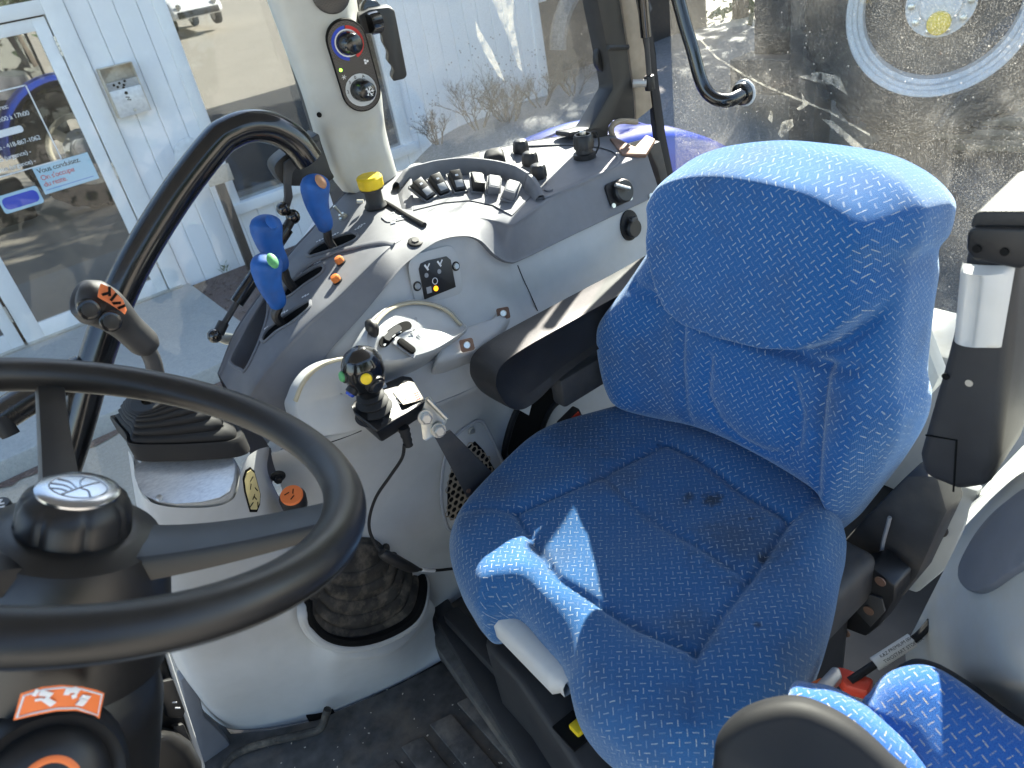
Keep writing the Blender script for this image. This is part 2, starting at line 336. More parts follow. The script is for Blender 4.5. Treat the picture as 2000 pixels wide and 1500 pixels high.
# ================================================================== BUILDING
def sub(name, parent, loc):
    d = bpy.data.objects.new(name, None); COL.objects.link(d); d.parent = parent; d.location = Vector(loc)-parent.location; d.empty_display_size = .05; return d
B = thing('shop_building', 'white sided shop building with glass entrance door and large window', 'building', (1.1, YB, -.7))
b = MB()      # solid shell behind the cladding, leaving door and window openings
for (x0, x1, z0, z1) in ((-9, -1.35, -.8, 2.35), (-1.35, 1.0, 2.0, 2.35), (1.0, 1.72, -.8, 2.35), (1.72, 3.36, -.8, -.2), (1.72, 3.36, 2.0, 2.35), (3.36, 5.1, -.8, 2.35)):
    b.bb((x0, YB+.03, z0), (x1, YB+.2, z1))
b.bb((-9, YB+3.2, -.8), (5.1, YB+3.3, 2.35)); b.bb((5.0, YB+.2, -.8), (5.1, YB+3.2, 2.35))
b.build('wall', 'siding', B)
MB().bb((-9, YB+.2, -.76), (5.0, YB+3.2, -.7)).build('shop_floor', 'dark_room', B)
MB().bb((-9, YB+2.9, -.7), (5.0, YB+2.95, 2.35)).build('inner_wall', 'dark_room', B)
MB().bb((-9.3, YB-.45, 2.35), (5.5, YB+3.7, 3.05)).build('roof', 'white_metal', B)
# vertical siding boards
def board(x0, x1, z0, z1):
    MB().bb((x0+.0015, YB, z0), (x1-.0015, YB+.028, z1)).build('siding_board', 'siding', B, bevel=.0045, seg=1)
x = 1.095
while x < 5.05:
    w = .152; x1 = min(x+w, 5.06)
    if 1.66 < x+.5*w < 3.42: board(x, x1, -.78, -.30); board(x, x1, 2.05, 2.35)
    else: board(x, x1, -.78, 2.35)
    x = x1
x = -1.4
while x > -2.6: board(x-.152, x, -.78, 2.35); x -= .152
MB().bb((5.06, YB-.02, -.78), (5.17, YB+.2, 2.35)).build('corner_board', 'white_metal', B, bevel=.004)
# window
wd = sub('window', B, (2.5, YB, 0))
for (x0, x1, z0, z1) in ((1.65, 1.74, -.30, 2.05), (3.34, 3.44, -.30, 2.05), (1.74, 3.34, 1.97, 2.05)):
    MB().bb((x0, YB-.03, z0), (x1, YB+.06, z1)).build('frame', 'white_metal', wd, bevel=.004)
MB().bb((1.62, YB-.07, -.31), (3.47, YB+.06, -.225)).build('sill', 'white_metal', wd, bevel=.006)
MB().bb((1.74, YB+.02, -.225), (3.34, YB+.03, 1.97)).build('pane', 'glass_window', wd)
# entrance doors
for (x0, x1) in ((-1.2, -.135), (-.115, .945)):
    d = sub('door', B, (x0, YB, -.7))
    for (a0, a1, z0, z1) in ((x0, x0+.125, -.69, 1.33), (x1-.085, x1, -.69, 1.33), (x0+.125, x1-.085, 1.255, 1.33), (x0+.125, x1-.085, -.69, -.575)):
        MB().bb((a0, YB-.005, z0), (a1, YB+.05, z1)).build('stile', 'white_metal', d, bevel=.003)
    MB().bb((x0+.125, YB+.02, -.575), (x1-.085, YB+.028, 1.255)).build('pane', 'glass_shop', d)
    for z in (1.08, .22, -.5):
        b = MB(); xx = x1+.006
        for i in range(4): b.lathe([(.009, i*.032), (.009, i*.032+.028)], (xx, YB-.012, z), n=10)
        b.build('hinge', 'bare_metal', d)
    b = MB().tube([(x0+.06, YB-.02, .1), (x0+.06, YB-.07, .13), (x0+.06, YB-.07, .42), (x0+.06, YB-.02, .45)], .011, smooth=24); b.build('handle', 'bare_metal', d)
for (a0, a1, z0, z1) in ((.955, 1.09, -.7, 2.0), (-1.36, -1.21, -.7, 2.0), (-1.21, .955, 1.34, 1.43), (-1.21, .955, 1.9, 2.0)):
    MB().bb((a0, YB-.025, z0), (a1, YB+.08, z1)).build('door_frame', 'white_metal', B, bevel=.004)
MB().bb((-1.21, YB+.02, 1.43), (.955, YB+.03, 1.9)).build('transom_pane', 'glass_shop', B)
MB().bb((-1.3, YB-.06, -.70), (1.05, YB+.05, -.685)).build('threshold', 'bare_metal', B)
# opening-hours lettering on the door glass
sg = thing('door_lettering', 'white opening hours lettering in a white outline on the door glass', 'lettering', (.4, YB+.016, .5))
yl = YB+.012
b = MB()
for (a, c) in (((.02, .955), (.66, .963)), ((.02, .45), (.66, .458))): b.bb((a[0], yl, a[1]), (c[0], yl+.002, c[1]))
b.bb((.652, yl, .45), (.66, yl+.002, .963)); b.build('outline', 'ink_white', sg)
for s_, xr, z, sz in (("Heures d'ouvertures:", .50, .85, .042), ('Lundi: 8h00 à 17h00', .60, .78, .042), ('Succursale - 418-867-1062', .595, .615, .042), ('Pièces (urgence) -', .50, .545, .042), ('Service (urgence) -', .50, .48, .042)):
    text(s_, sz, (xr, yl, z), (1, 0, 0), (0, 0, 1), 'ink_white', 'text_line', sg, 'RIGHT', space=.92)
b = MB().prism(place(rrect(.2, .045, .018), (.42, yl, .71), (1, 0, 0), (0, 0, 1)), (0, .002, 0)); b.build('logo_tile', 'ink_white', sg)
po = thing('service_poster', 'light blue poster with French slogan stuck on the door glass', 'poster', (.64, yl, .25))
plastic('poster_blue', (.4, .6, .72), .5, .05, gs=0, var=.02)
MB().bb((.456, yl, .26), (.832, yl+.003, .452)).build('sheet', 'poster_blue', po)
for s_, z, m in (('Vous conduisez.', .405, 'ink_black'), ("On s'occupe", .355, 'ink_red'), ('du reste.', .31, 'ink_red')):
    text(s_, .05, (.475, yl-.001, z), (1, 0, 0), (0, 0, 1), m, 'slogan_line', po, space=.9)
MB().bb((.475, yl-.001, .285), (.8, yl, .288)).build('rule', 'ink_blue', po)
ls = thing('logo_sticker', 'small blue logo sticker on the door glass left of the poster', 'sticker', (.3, yl, .2))
MB().prism(place(rrect(.26, .125, .02), (.3, yl, .275), (1, 0, 0), (0, 0, 1)), (0, .002, 0)).build('sheet', 'poster_blue', ls)
MB().prism(place(rrect(.23, .085, .035), (.3, yl-.0015, .275), (1, 0, 0), (0, 0, 1)), (0, .001, 0)).build('oval', 'ink_blue', ls)
# wall-mounted ash bin
ab = thing('ash_bin', 'grey metal wall ash bin with open top mounted on white siding', 'ash bin', (1.23, YB-.05, .62))
plastic('ash_beige', (.5, .44, .36), .6, .2, gs=0); plastic('ash_grey', (.33, .34, .36), .4, .2, gs=0, metal=.3); plastic('ash_front', (.66, .66, .67), .35, .15, gs=0, metal=.3)
b = MB().bb((1.115, YB-.006, .62), (1.345, YB, .955)); b.bb((1.115, YB-.09, .62), (1.12, YB-.006, .955)); b.bb((1.34, YB-.09, .62), (1.345, YB-.006, .955)); b.bb((1.12, YB-.09, .95), (1.34, YB-.006, .955)); b.build('housing', 'ash_beige', ab)
MB().bb((1.12, YB-.075, .80), (1.34, YB-.01, .855)).build('grid_tray', 'ash_grey', ab)
b = MB()
for (hx, hz) in ((1.17, .835), (1.21, .84), (1.25, .845), (1.19, .818), (1.235, .822), (1.225, .806)): b.lathe([(.009, 0), (.009, .002)], (hx, YB-.077, hz), (0, -1, 0), 12)
b.build('tray_holes', 'ink_black', ab)
MB().bb((1.12, YB-.09, .62), (1.34, YB-.02, .80)).build('front_panel', 'ash_front', ab, bevel=.003)
b = MB().lathe([(.012, 0), (.012, .002)], (1.225, YB-.092, .77), (0, -1, 0), 12); b.tube([(1.21, YB-.091, .745), (1.235, YB-.091, .738), (1.215, YB-.091, .725), (1.24, YB-.091, .72)], .004, 6); b.build('symbol', 'ink_black', ab)
b = MB().lathe([(.012, 0), (.008, .006)], (1.235, YB-.091, .65), (0, -1, 0), 12); b.build('lock', 'bare_metal', ab)
# sign post in front of the wall
sp = thing('sign_post', 'dark post with grey rounded plate standing against the white siding', 'sign post', (1.62, 6.15, -.73))
p0 = at(412, 345, Y=6.12); p1 = at(488, 512, Y=6.12)
MB().bb((p1.x-.035, 6.1, -.75), (p1.x+.035, 6.16, .05)).build('post', 'black_plastic', sp, bevel=.006)
MB().prism(place([(-.12, -.2), (.12, -.2), (.12, .08), (.1, .14), (.05, .18), (0, .19), (-.05, .18), (-.1, .14), (-.12, .08)], (p1.x-.13, 6.09, .2), (1, 0, 0), (0, 0, 1)), (0, .012, 0)).build('plate', 'rim_grey', sp, bevel=.003)
MB().bb((p1.x-.09, 6.085, .0), (p1.x+.11, 6.1, .13)).build('lower_plate', 'ash_beige', sp, bevel=.003)
# weed sprouting by the step
wv = thing('weed', 'small green weed at the foot of the white siding', 'weed', (1.42, 6.25, -.73))
b = MB()
for i in range(26):
    a = random.uniform(0, 6.28); r = random.uniform(.01, .06); c = V(1.42+r*math.cos(a), 6.24+r*math.sin(a)*.5, -.73+random.uniform(.02, .1)); d = V(math.cos(a), math.sin(a), .8).normalized()
    b.add([c-d*.02, c+V(-d.y, d.x, 0)*.006, c+d*.025, c-V(-d.y, d.x, 0)*.006], [(0, 1, 2, 3)])
b.build('leaves', 'leaf_small', wv, fix=False)
# ------------------------------------------------------------------ bare bushes at the wall foot
def branch(b, p, d, L, r, depth):
    q = p+d*L; b.tube([p, p+(d*.5+V(random.uniform(-.1, .1), random.uniform(-.1, .1), 0))*L*1., q], [r, r*.8, r*.6], 4, cap=False)
    if depth == 0: return
    for i in range(random.choice((2, 3, 3))):
        nd = (d+V(random.gauss(0, .5), random.gauss(0, .5), random.gauss(.15, .3))).normalized(); branch(b, p+d*L*random.uniform(.5, 1), nd, L*random.uniform(.55, .8), r*.6, depth-1)
BUSH_W = ['tall bare bush left of centre against the white siding', 'sparse bare bush between two larger ones along the white wall', 'widest bare bush at the foot of the white siding', 'bare bush nearest the white corner board', 'low bare bush on the gravel bank near the window sill', 'bare bush at the dark end beyond the corner board']
for i, (px, py, h) in enumerate(((930, 225, .62), (985, 222, .42), (1000, 228, .5), (1055, 195, .45), (850, 250, .35), (1120, 170, .45))):
    p = at(px, py, Y=5.75); p.z = max(-.36, min(p.z, -.12))
    t = thing('bare_bush', BUSH_W[i], 'bush', p, 'bare bushes along the wall'); b = MB()
    for k_ in range(9):
        a = random.uniform(0, 6.28); branch(b, p+V(.05*math.cos(a), .05*math.sin(a), -.06), V(.7*math.cos(a), .45*math.sin(a), 1).normalized(), h*.36, .006, 4)
    b.build('branches', 'twig', t, fix=False, sharp=180)
    b = MB()
    for k_ in range(26):
        a = random.uniform(0, 6.28); c = p+V(random.gauss(0, .3*h), random.gauss(0, .2*h), random.uniform(.3, 1.1)*h); s = .007
        b.add([c+V(s, 0, 0), c+V(0, s*.4, s), c-V(s, 0, 0), c-V(0, s*.4, s)], [(0, 1, 2, 3)])
    b.build('dry_leaves', 'twig', t, fix=False)
# ------------------------------------------------------------------ dense trees (behind the tractor; and across the yard, mirrored in the shop glass)
def tree(name, label, loc, h, w, group, n=5200, ls=.16):
    t = thing(name, label, 'tree', loc, group); L = Vector(loc); b = MB()
    b.tube([L+V(0, 0, -.1), L+V(.05, 0, h*.4), L+V(-.05, .05, h*.85)], [.16, .11, .03], 8, smooth=8)
    for i in range(10):
        a = random.uniform(0, 6.28); z = random.uniform(.2, .7)*h; b.tube([L+V(0, 0, z), L+V(math.cos(a)*w*.35, math.sin(a)*w*.35, z+.12*h), L+V(math.cos(a)*w*.6, math.sin(a)*w*.6, z+.18*h)], [.05, .035, .012], 5)
    b.build('trunk', 'bark', t)
    cl = [(rng.normal(0, 1, 3)) for _ in range(34)]; cl = [c/np.linalg.norm(c)*rng.random()**.4 for c in cl]
    cc = np.array([cl[i] for i in rng.integers(0, 34, n)])+rng.normal(0, .16, (n, 3)); P = np.array(L)+np.array([0, 0, h*.54])+cc*np.array([w*.55, w*.55, h*.46])
    P[:, 2] = np.maximum(P[:, 2], L.z+.1)
    A = rng.normal(0, 1, (n, 3)); A /= np.linalg.norm(A, axis=1)[:, None]; Bv = np.cross(A, rng.normal(0, 1, (n, 3))); Bv /= np.linalg.norm(Bv, axis=1)[:, None]; s = ls*(.5+rng.random(n))[:, None]
    vs = np.stack([P-A*s, P+Bv*s*.45, P+A*s, P-Bv*s*.45], 1).reshape(-1, 3); b = MB(); b.v = [tuple(q) for q in vs]; b.f = [(4*i, 4*i+1, 4*i+2, 4*i+3) for i in range(n)]
    b.build('crown', 'leaf_dark', t, fix=False, sharp=180)
for i, (x, y, h, w, lb) in enumerate(((9.2, 1.2, 6.0, 3.6, 'dark dense tree right behind the wheel rim, furthest to the right'), (10.2, 3.6, 7.6, 3.8, 'dark dense tree behind the rear window, left of the wheel rim'), (10.4, 6.2, 8.2, 4.2, 'tall dark tree seen past the end of the white building'), (12.4, 9.4, 10.5, 4.6, 'tallest dark tree far beyond the white building'), (13.2, 5.6, 9.5, 4.4, 'dark tree in the back row behind the rear window'))):
    tree('dense_tree', lb, (x, y, GZ), h, w, 'trees behind the tractor')
for i, (x, lb) in enumerate(((-6.5, 'green tree mirrored at the left of the entrance door glass'), (-2.2, 'green tree mirrored high in the entrance door glass'), (1.8, 'green tree mirrored behind the lettering in the door glass'))):
    tree('yard_tree', lb, (x, -13-1.3*(i % 2), yz(-13)), 6.5+i % 2, 4.6, 'trees across the yard', 3600, .22)
# parked car across the yard, mirrored in the shop window
GZ0 = GZ; cx, cy = 8.7, -17.5; GZ = yz(cy)+.1
pc = thing('parked_car', 'small white hatchback across the yard, mirrored in the shop window', 'car', (cx, cy, GZ))
prof = [(-2.0, .35), (-2.02, .75), (-1.9, .95), (-1.55, 1.42), (-1.0, 1.52), (.2, 1.5), (.75, 1.2), (1.1, .98), (1.85, .86), (2.05, .65), (2.05, .35)]
b = MB().prism([(cx-.85, cy+q, GZ+z) for q, z in prof], (1.7, 0, 0)); b.build('body', 'white_metal', pc, bevel=.12, seg=3)
MB().prism([(cx-.72, cy+q, GZ+z) for q, z in ((.80, 1.19), (.22, 1.515), (.22, 1.53), (.84, 1.2))], (1.44, 0, 0)).build('windscreen', 'black_gloss', pc)
for sx in (-1, 1):
    MB().prism([(cx+sx*.855, cy+q, GZ+z) for q, z in ((-1.45, 1.0), (-1.2, 1.4), (.2, 1.42), (.7, 1.05))], (sx*.01, 0, 0)).build('side_window', 'black_gloss', pc)
    b = MB().lathe([(.09, 0), (.09, .03)], (cx+sx*.6, cy+2.03, GZ+.72), (0, 1, 0), 16); b.build('headlight', 'chrome', pc)
    for yy in (-1.3, 1.3):
        b = MB().lathe([(.2, 0), (.31, .0), (.33, .03), (.33, .17), (.31, .2), (.2, .2)], (cx+sx*.87-(.2 if sx > 0 else 0), cy+yy, GZ+.33), (1, 0, 0), 24); w_ = b.build('wheel', 'tyre', pc)
        MB().lathe([(.2, 0), (.2, .215)], (cx+sx*.87-(.2 if sx > 0 else 0)-.007, cy+yy, GZ+.33), (1, 0, 0), 24).build('rim', 'bare_metal', w_)
MB().bb((cx-.7, cy+2.04, GZ+.38), (cx+.7, cy+2.1, GZ+.58)).build('bumper_grille', 'black_plastic', pc, bevel=.02)
GZ = GZ0
# ================================================================== TRACTOR OUTSIDE: rear wheel, fender
def wheel(name, label, c, ax, rt, rr, wd, rimmat, group=None, bolts=8, hub='rim_grey', up=(0, 0, 1), webs=True, hs=1., ho=0., dr=.5):
    t = thing(name, label, 'wheel', V(c.x, c.y, c.z-rt), group); hw = wd/2; ax = Vector(ax).normalized()
    n = 64; prof = [(rr, -hw*.75), (rr+.03, -hw*.9), (rr+(rt-rr)*.5, -hw), (rt-.07, -hw*.93), (rt-.035, -hw*.7), (rt-.03, 0), (rt-.035, hw*.7), (rt-.07, hw*.93), (rr+(rt-rr)*.5, hw), (rr+.03, hw*.9), (rr, hw*.75)]
    b = MB(); x, y, z = frame(ax, up)
    G = [[c+(x*math.cos(2*math.pi*k/n)+y*math.sin(2*math.pi*k/n))*r+z*h for r, h in prof] for k in range(n+1)]; b.grid(G)
    ty = b.build('tyre', 'tyre', t, sharp=50)
    for i in range(40):
        a = 2*math.pi*i/40; s = 1 if i % 2 else -1; P = []
        for q in range(5):
            u = q/4; aa = a+u*.22; P.append(c+(x*math.cos(aa)+y*math.sin(aa))*(rt-.02-(.03 if q == 4 else 0))+z*(s*(hw*.05+hw*.9*u)))
        MB().tube(P, .03, 4, flat=.9, up=ax).build('lug', 'tyre', ty, fix=False, sharp=40)
    n = 72; prof = [(rr+.012, hw*.78), (rr+.012, hw*.72), (rr-.012, hw*.70), (rr-.03, hw*.62), (rr-.035, hw*.5), (rr-.055, hw*.45), (rr-.06, hw*.2), (rr-.085, hw*.12), (rr-.09, -hw*.5), (rr, -hw*.72)]
    G = [[c+(x*math.cos(2*math.pi*k/n)+y*math.sin(2*math.pi*k/n))*r+z*h for r, h in prof] for k in range(n+1)]
    b = MB().grid(G); rm = b.build('rim', rimmat, t, sharp=30)
    b = MB().lathe([(.02, -hw*.12), (rr*dr, -hw*.12), (rr*dr*1.04, -hw*.1), (rr*dr*1.04, -hw*.02), (rr*dr*.68, .0), (rr*dr*.6, hw*.12), (rr*dr*.24, hw*.12)], c, ax, 40, up=up); b.build('disc', 'rim_grey', t)
    if not webs: MB().lathe([(.02, -hw*.5), (rr*.92, -hw*.5), (rr*.92, -hw*.45), (.02, -hw*.45)], c, ax, 48).build('back_plate', 'graphite_steel', t)
    for i in range(4 if webs else 0):
        a = 2*math.pi*(i+.5)/4; d = x*math.cos(a)+y*math.sin(a); e = -x*math.sin(a)+y*math.cos(a)
        MB().box(c+d*rr*.7-z*hw*.06, (rr*.45, rr*.28, .02), d, e).build('rim_web', rimmat, rm, bevel=.006)
    for i in range(bolts):
        a = 2*math.pi*i/bolts; MB().lathe([(.022, 0), (.022, .03), (.014, .034)], c+(x*math.cos(a)+y*math.sin(a))*rr*dr*.86+z*(-hw*.02), ax, 6).build('bolt', 'zinc', t)
    MB().lathe([(.16*hs*rr/.6, hw*.1), (.15*hs*rr/.6, hw*.3), (.09*hs*rr/.6, hw*.36), (.02, hw*.37)], c-y*ho, ax, 32).build('hub_cap', hub, t)
    return t
wheel('tractor_wheel', 'large tractor rear wheel with cream rim, mirrored in the entrance door', V(1.42, 1.74, GZ+.72), (0, 1, 0), .72, .43, .44, 'cream_metal')
fn = thing('rear_fender', 'glossy blue rear fender outside the cab windows', 'fender', (1.42, 1.5, .2))
def arc(r, a0, a1, n): return [(1.42-r*math.cos(rad(a0+(a1-a0)*i/n)), GZ+.72+r*math.sin(rad(a0+(a1-a0)*i/n))) for i in range(n+1)]
G = []
for (x, z) in arc(.86, 8, 172, 40):
    n_ = V(x-1.42, 0, z-GZ-.72).normalized(); p = V(x, 0, z); row = []
    for (yy, d) in ((1.49, -.22), (1.49, -.02), (1.505, .0), (1.58, .012), (1.72, .008), (1.84, -.005), (1.88, -.02), (1.895, -.06), (1.885, -.065), (1.87, -.03), (1.6, -.02)):
        q = p+n_*d; row.append((q.x, yy, q.z))
    G.append(row)
MB().grid(G).build('shell', 'blue_paint', fn, sharp=60)
G = [[(x, 1.72+i*.02, z+(.012 if 0 < i < 3 else .006)) for i in range(4)] for (x, z) in arc(.868, 40, 150, 24)]
MB().grid(G).build('ridge', 'blue_paint', fn, sharp=60)
b = MB().bb((.0, 1.3, -.75), (.62, 1.62, -.25)); ft = b.build('fuel_tank', 'black_plastic', None, bevel=.05, seg=3); tag(ft, 'black fuel tank below the cab, mirrored in the entrance door', 'fuel tank')
# ================================================================== MACHINES SEEN THROUGH THE REAR WINDOW
wc = at(1838, 6, X=5.2); wax = (CAM-wc); wax.z = .25; wax = (wax.normalized()+V(-.25, -.1, 0)).normalized()
wheel('machine_wheel', 'tall pale grey wheel rim with yellow hub seen through the rear window', wc, wax, .80, .525, .40, 'rim_grey', hub='yellow_plastic', bolts=10, webs=False, hs=.5, ho=.11, dr=.36)
mf = thing('parked_implement', 'dark parked implement frame behind the pale wheel rim', 'implement', (6.4, 2.6, GZ))
b = MB().bb((5.9, 1.2, -.35), (6.3, 4.6, -.05)); b.build('beam', 'graphite_steel', mf, bevel=.02)
MB().bb((5.7, 3.6, GZ), (5.95, 3.85, .9)).build('mast', 'graphite_steel', mf, bevel=.02)
MB().bb((6.1, 3.0, -.1), (6.9, 4.5, .6)).build('hopper', 'black_plastic', mf, bevel=.05)
MB().box((5.55, 3.3, .45), (.1, .5, .05), (1, 0, 0), (0, .8, -.5)).build('orange_marker', 'ink_orange', mf, bevel=.01)
MB().box(at(1698, 168, X=5.9), (.06, .45, .06), (1, 0, 0), (0, .7, -.7)).build('blue_strut', 'blue_paint', mf, bevel=.01)
for i, (px, py, L, a) in enumerate(((1850, 190, 1.6, .05), (1900, 235, 1.9, -.03), (1780, 245, 1.2, .1), (1880, 262, 1.7, .02), (1960, 285, 1.2, -.05))):
    p = at(px, py, Z=GZ+.06); d = (at(px+60, py+2, Z=GZ+.06)-p).normalized()
    o = MB().box(p, (L*.6, .14, .045), d, (-d.y, d.x, 0)).build('timber_plank', 'wood_grey', None, bevel=.006)
    tag(o, ['weathered plank lying nearest below the pale wheel rim', 'longest weathered plank on the ground behind the rear window', 'short weathered plank left of the others behind the rear window', 'weathered plank third from the rim on the yard ground', 'weathered plank nearest the rear window at the right'][i], 'plank', 'planks on the ground behind the tractor')
# dark tractor beyond the corner of the shop, seen through the side window
om = thing('parked_machine', 'dark muddy machine with curved guard beyond the shop corner', 'machine', (7.0, 7.6, GZ))
b = MB().bb((5.55, 7.0, -.8), (8.6, 8.6, 1.7)); b.build('body', 'graphite_steel', om, bevel=.1, seg=3)
P = [(6.3+.7*math.cos(a), 6.6, .0+.7*math.sin(a)) for a in np.linspace(.3, 3.0, 14)]
MB().tube(P, .09, 8, smooth=30).build('guard', 'gravel_grey', om)
MB().bb((5.75, 6.97, .55), (5.85, 6.995, .78)).build('label_plate', 'ink_white', om)
# ================================================================== CAB SHELL
tag(MB().bb((-1.0, -.05, .02), (1.42, 1.34, .08)).build('cab_floor', 'black_plastic'), kind='structure')
tag(MB().bb((-1.0, -.2, 1.78), (1.5, 1.5, 1.95)).build('cab_roof', 'headliner', bevel=.05), kind='structure')
# glass panes
def pane(name, label, pts, ext, mat):
    t = thing(name, label, 'window', pts[0]); MB().prism(pts, ext).build('pane', mat, t); return t
pane('door_glass', 'clear right-hand door glass beside the black grab rail', [(-1.0, 1.345, .1), (.30, 1.345, .1), (.30, 1.36, .75), (.60, 1.425, .93), (.60, 1.425, 1.78), (-1.0, 1.345, 1.78)], (0, .005, 0), 'glass_door')
g0 = at(772, 340, Y=1.43); g1 = at(1165, 262, Y=1.36)
SWN = pane('side_window', 'dusty scratched side window between the grey and the black pillars', [(g0.x-.08, 1.435, g0.z-.04), (g1.x+.05, 1.355, g1.z-.06), (g1.x+.12, 1.36, 1.78), (g0.x-.08, 1.435, 1.78)], (0, .005, 0), 'glass_side')
RX = 1.44
RWN = pane('rear_window', 'very dusty smeared rear window with a black grab bar behind the blue seat', [(RX, -.1, .47), (RX, 1.30, .47), (RX, 1.27, 1.78), (RX, -.1, 1.78)], (.005, 0, 0), 'glass_rear')
def film(win, name, pts, off, **kw):
    P = [at(*p, **kw) for p in pts]; MB().prism(P, off).build(name, 'dust_film', win)
for pts in ([(1566, 182), (1574, 196), (1582, 200), (1574, 208), (1562, 216), (1556, 212), (1568, 202)], [(1528, 238), (1548, 232), (1550, 246), (1534, 262), (1526, 270), (1520, 262)], [(1500, 232), (1506, 214), (1510, 222), (1508, 240)]): film(RWN, 'tape_residue', pts, V(-.001, 0, 0), X=RX-.001)
arcp = [(1355, 60), (1400, 110), (1450, 142), (1500, 168), (1560, 192), (1620, 216), (1700, 262)]
film(RWN, 'wiper_smear', arcp+[(p[0]-1, p[1]+3.5) for p in arcp[::-1]], V(-.001, 0, 0), X=RX-.001)
film(RWN, 'wiper_smear', [(1560, 150), (1600, 140), (1640, 150), (1655, 185), (1625, 165), (1595, 160)], V(-.001, 0, 0), X=RX-.001)
film(RWN, 'wiper_smear', [(1605, 232), (1625, 235), (1690, 290), (1670, 290)], V(-.001, 0, 0), X=RX-.001)
for pts in ([(928, 40), (938, 62), (960, 98), (982, 148), (985, 158), (975, 150), (945, 100), (932, 70)], [(962, 0), (1003, 0), (1002, 40), (1008, 75), (1020, 140), (1012, 132), (1000, 90), (980, 45)]): film(SWN, 'film_residue', pts, V(0, -.001, 0), Y=1.372)
# lower rear bulkhead with pale sill
rb = thing('rear_bulkhead', 'pale grey rear bulkhead with lit sill under the rear window', 'panel', (1.42, .6, .1))
MB().bb((1.33, -.1, .08), (1.43, 1.3, .44)).build('panel', 'console_grey', rb, bevel=.01)
MB().bb((1.30, -.1, .44), (1.48, 1.3, .475)).build('sill', 'pillar_grey', rb, bevel=.012)
# black rear corner pillar
cp = thing('rear_pillar', 'black steel rear corner pillar with flared foot beside the rear window', 'pillar', (1.25, 1.3, .85))
def pxloop(pts, **kw): return [at(*p, **kw) for p in pts]
L = pxloop([(1111, -260), (1167, 0), (1186, 95), (1198, 163), (1197, 174), (1160, 238), (1150, 250), (1112, 258), (1112, 268), (1188, 270), (1190, 246), (1199, 235), (1241, 232), (1239, 189), (1232, 143), (1226, 95), (1211, 0), (1180, -260)], Y=1.30)
MB().prism(L, (0, .05, 0)).build('post', 'black_plastic', cp, bevel=.004)
L = pxloop([(1184, -260), (1213, 0), (1228, 95), (1234, 143), (1241, 189), (1243, 236), (1275, 210), (1262, 110), (1243, 0), (1218, -260)], Y=1.325)
plastic('trim_beige', (.3, .25, .19), .5, .3, gs=.1)
MB().prism(L, (0, .03, 0)).build('inner_trim', 'trim_beige', cp, bevel=.003)
L = pxloop([(1222, -260), (1255, 40), (1272, 176), (1285, 270), (1300, 345), (1312, 420), (1304, 425), (1284, 330), (1270, 240), (1262, 110), (1240, 0), (1214, -260)], X=1.405)
MB().prism(L, (.03, 0, 0)).build('window_seal', 'rubber_boot', cp, bevel=.003)
P = [at(*p, Y=1.30) for p in ((1243, 238), (1210, 237), (1194, 250), (1200, 272), (1218, 286), (1262, 276))]
MB().tube(P, .007, 10, smooth=30).build('grommet_ring', 'trim_beige', cp)
MB().prism(pxloop([(1190, 268), (1215, 300), (1262, 300), (1280, 270), (1262, 262), (1240, 285), (1205, 270)], Z=.858), (0, 0, -.01)).build('foot_bracket', 'rust_metal', cp, bevel=.004)
MB().prism(pxloop([(1265, 285), (1290, 275), (1312, 375), (1300, 390), (1285, 330)], Y=1.2), (0, .03, 0)).build('channel', 'graphite_steel', cp, bevel=.004)
P = [at(1187, 93, Y=1.298), at(1226, 92, Y=1.298)]
MB().tube(P, .006, 6).build('weld_seam', 'black_plastic', cp)
kn = sub('latch_knob', SWN, at(1175, 112, Y=1.34))
c = at(1176, 112, Y=1.34); MB().lathe([(.03, 0), (.031, .004), (.031, .012), (.028, .015)], c, (0, -1, 0), 28).build('disc', 'black_plastic', kn)
MB().lathe([(.011, .012), (.012, .03), (.008, .034)], c, (-.1, -1, .0), 6).build('bolt', 'black_plastic', kn)
st = thing('rear_window_strut', 'black gas strut on the rear pillar beside the rear window', 'gas strut', at(1268, 165, Y=1.28))
MB().tube([at(1240, -160, Y=1.28), at(1262, 72, Y=1.28)], .0125, 14).build('cylinder', 'black_gloss', st)
MB().tube([at(1262, 72, Y=1.28), at(1268, 150, Y=1.28)], .006, 10).build('rod', 'graphite_steel', st)
MB().tube([at(1267, 147, Y=1.28), at(1270, 176, Y=1.28)], .0125, 12).build('end_socket', 'black_plastic', st, bevel=.003)
MB().tube([at(1236, 163, Y=1.30), at(1262, 162, Y=1.28)], .009, 10).build('stud', 'bare_metal', st)
gb = sub('grab_bar', RWN, at(1455, 185, X=1.43))
P = [at(1285, -160, X=1.36), at(1330, 20, X=1.36), at(1352, 95, X=1.36), at(1370, 160, X=1.36), at(1390, 188, X=1.365), at(1420, 197, X=1.38), at(1446, 186, X=1.42), at(1452, 183, X=1.438)]
MB().tube(P, .0145, 18, smooth=60).build('bar', 'black_gloss', gb)
c = at(1452, 182, X=1.438); MB().lathe([(.012, .014), (.023, .012), (.025, .006), (.025, 0)], c, (-1, 0, 0), 28).build('flange', 'black_gloss', gb)
MB().lathe([(.027, .002), (.029, 0), (.029, -.003)], c+V(.002, 0, 0), (-1, 0, 0), 28).build('washer', 'rim_grey', gb)
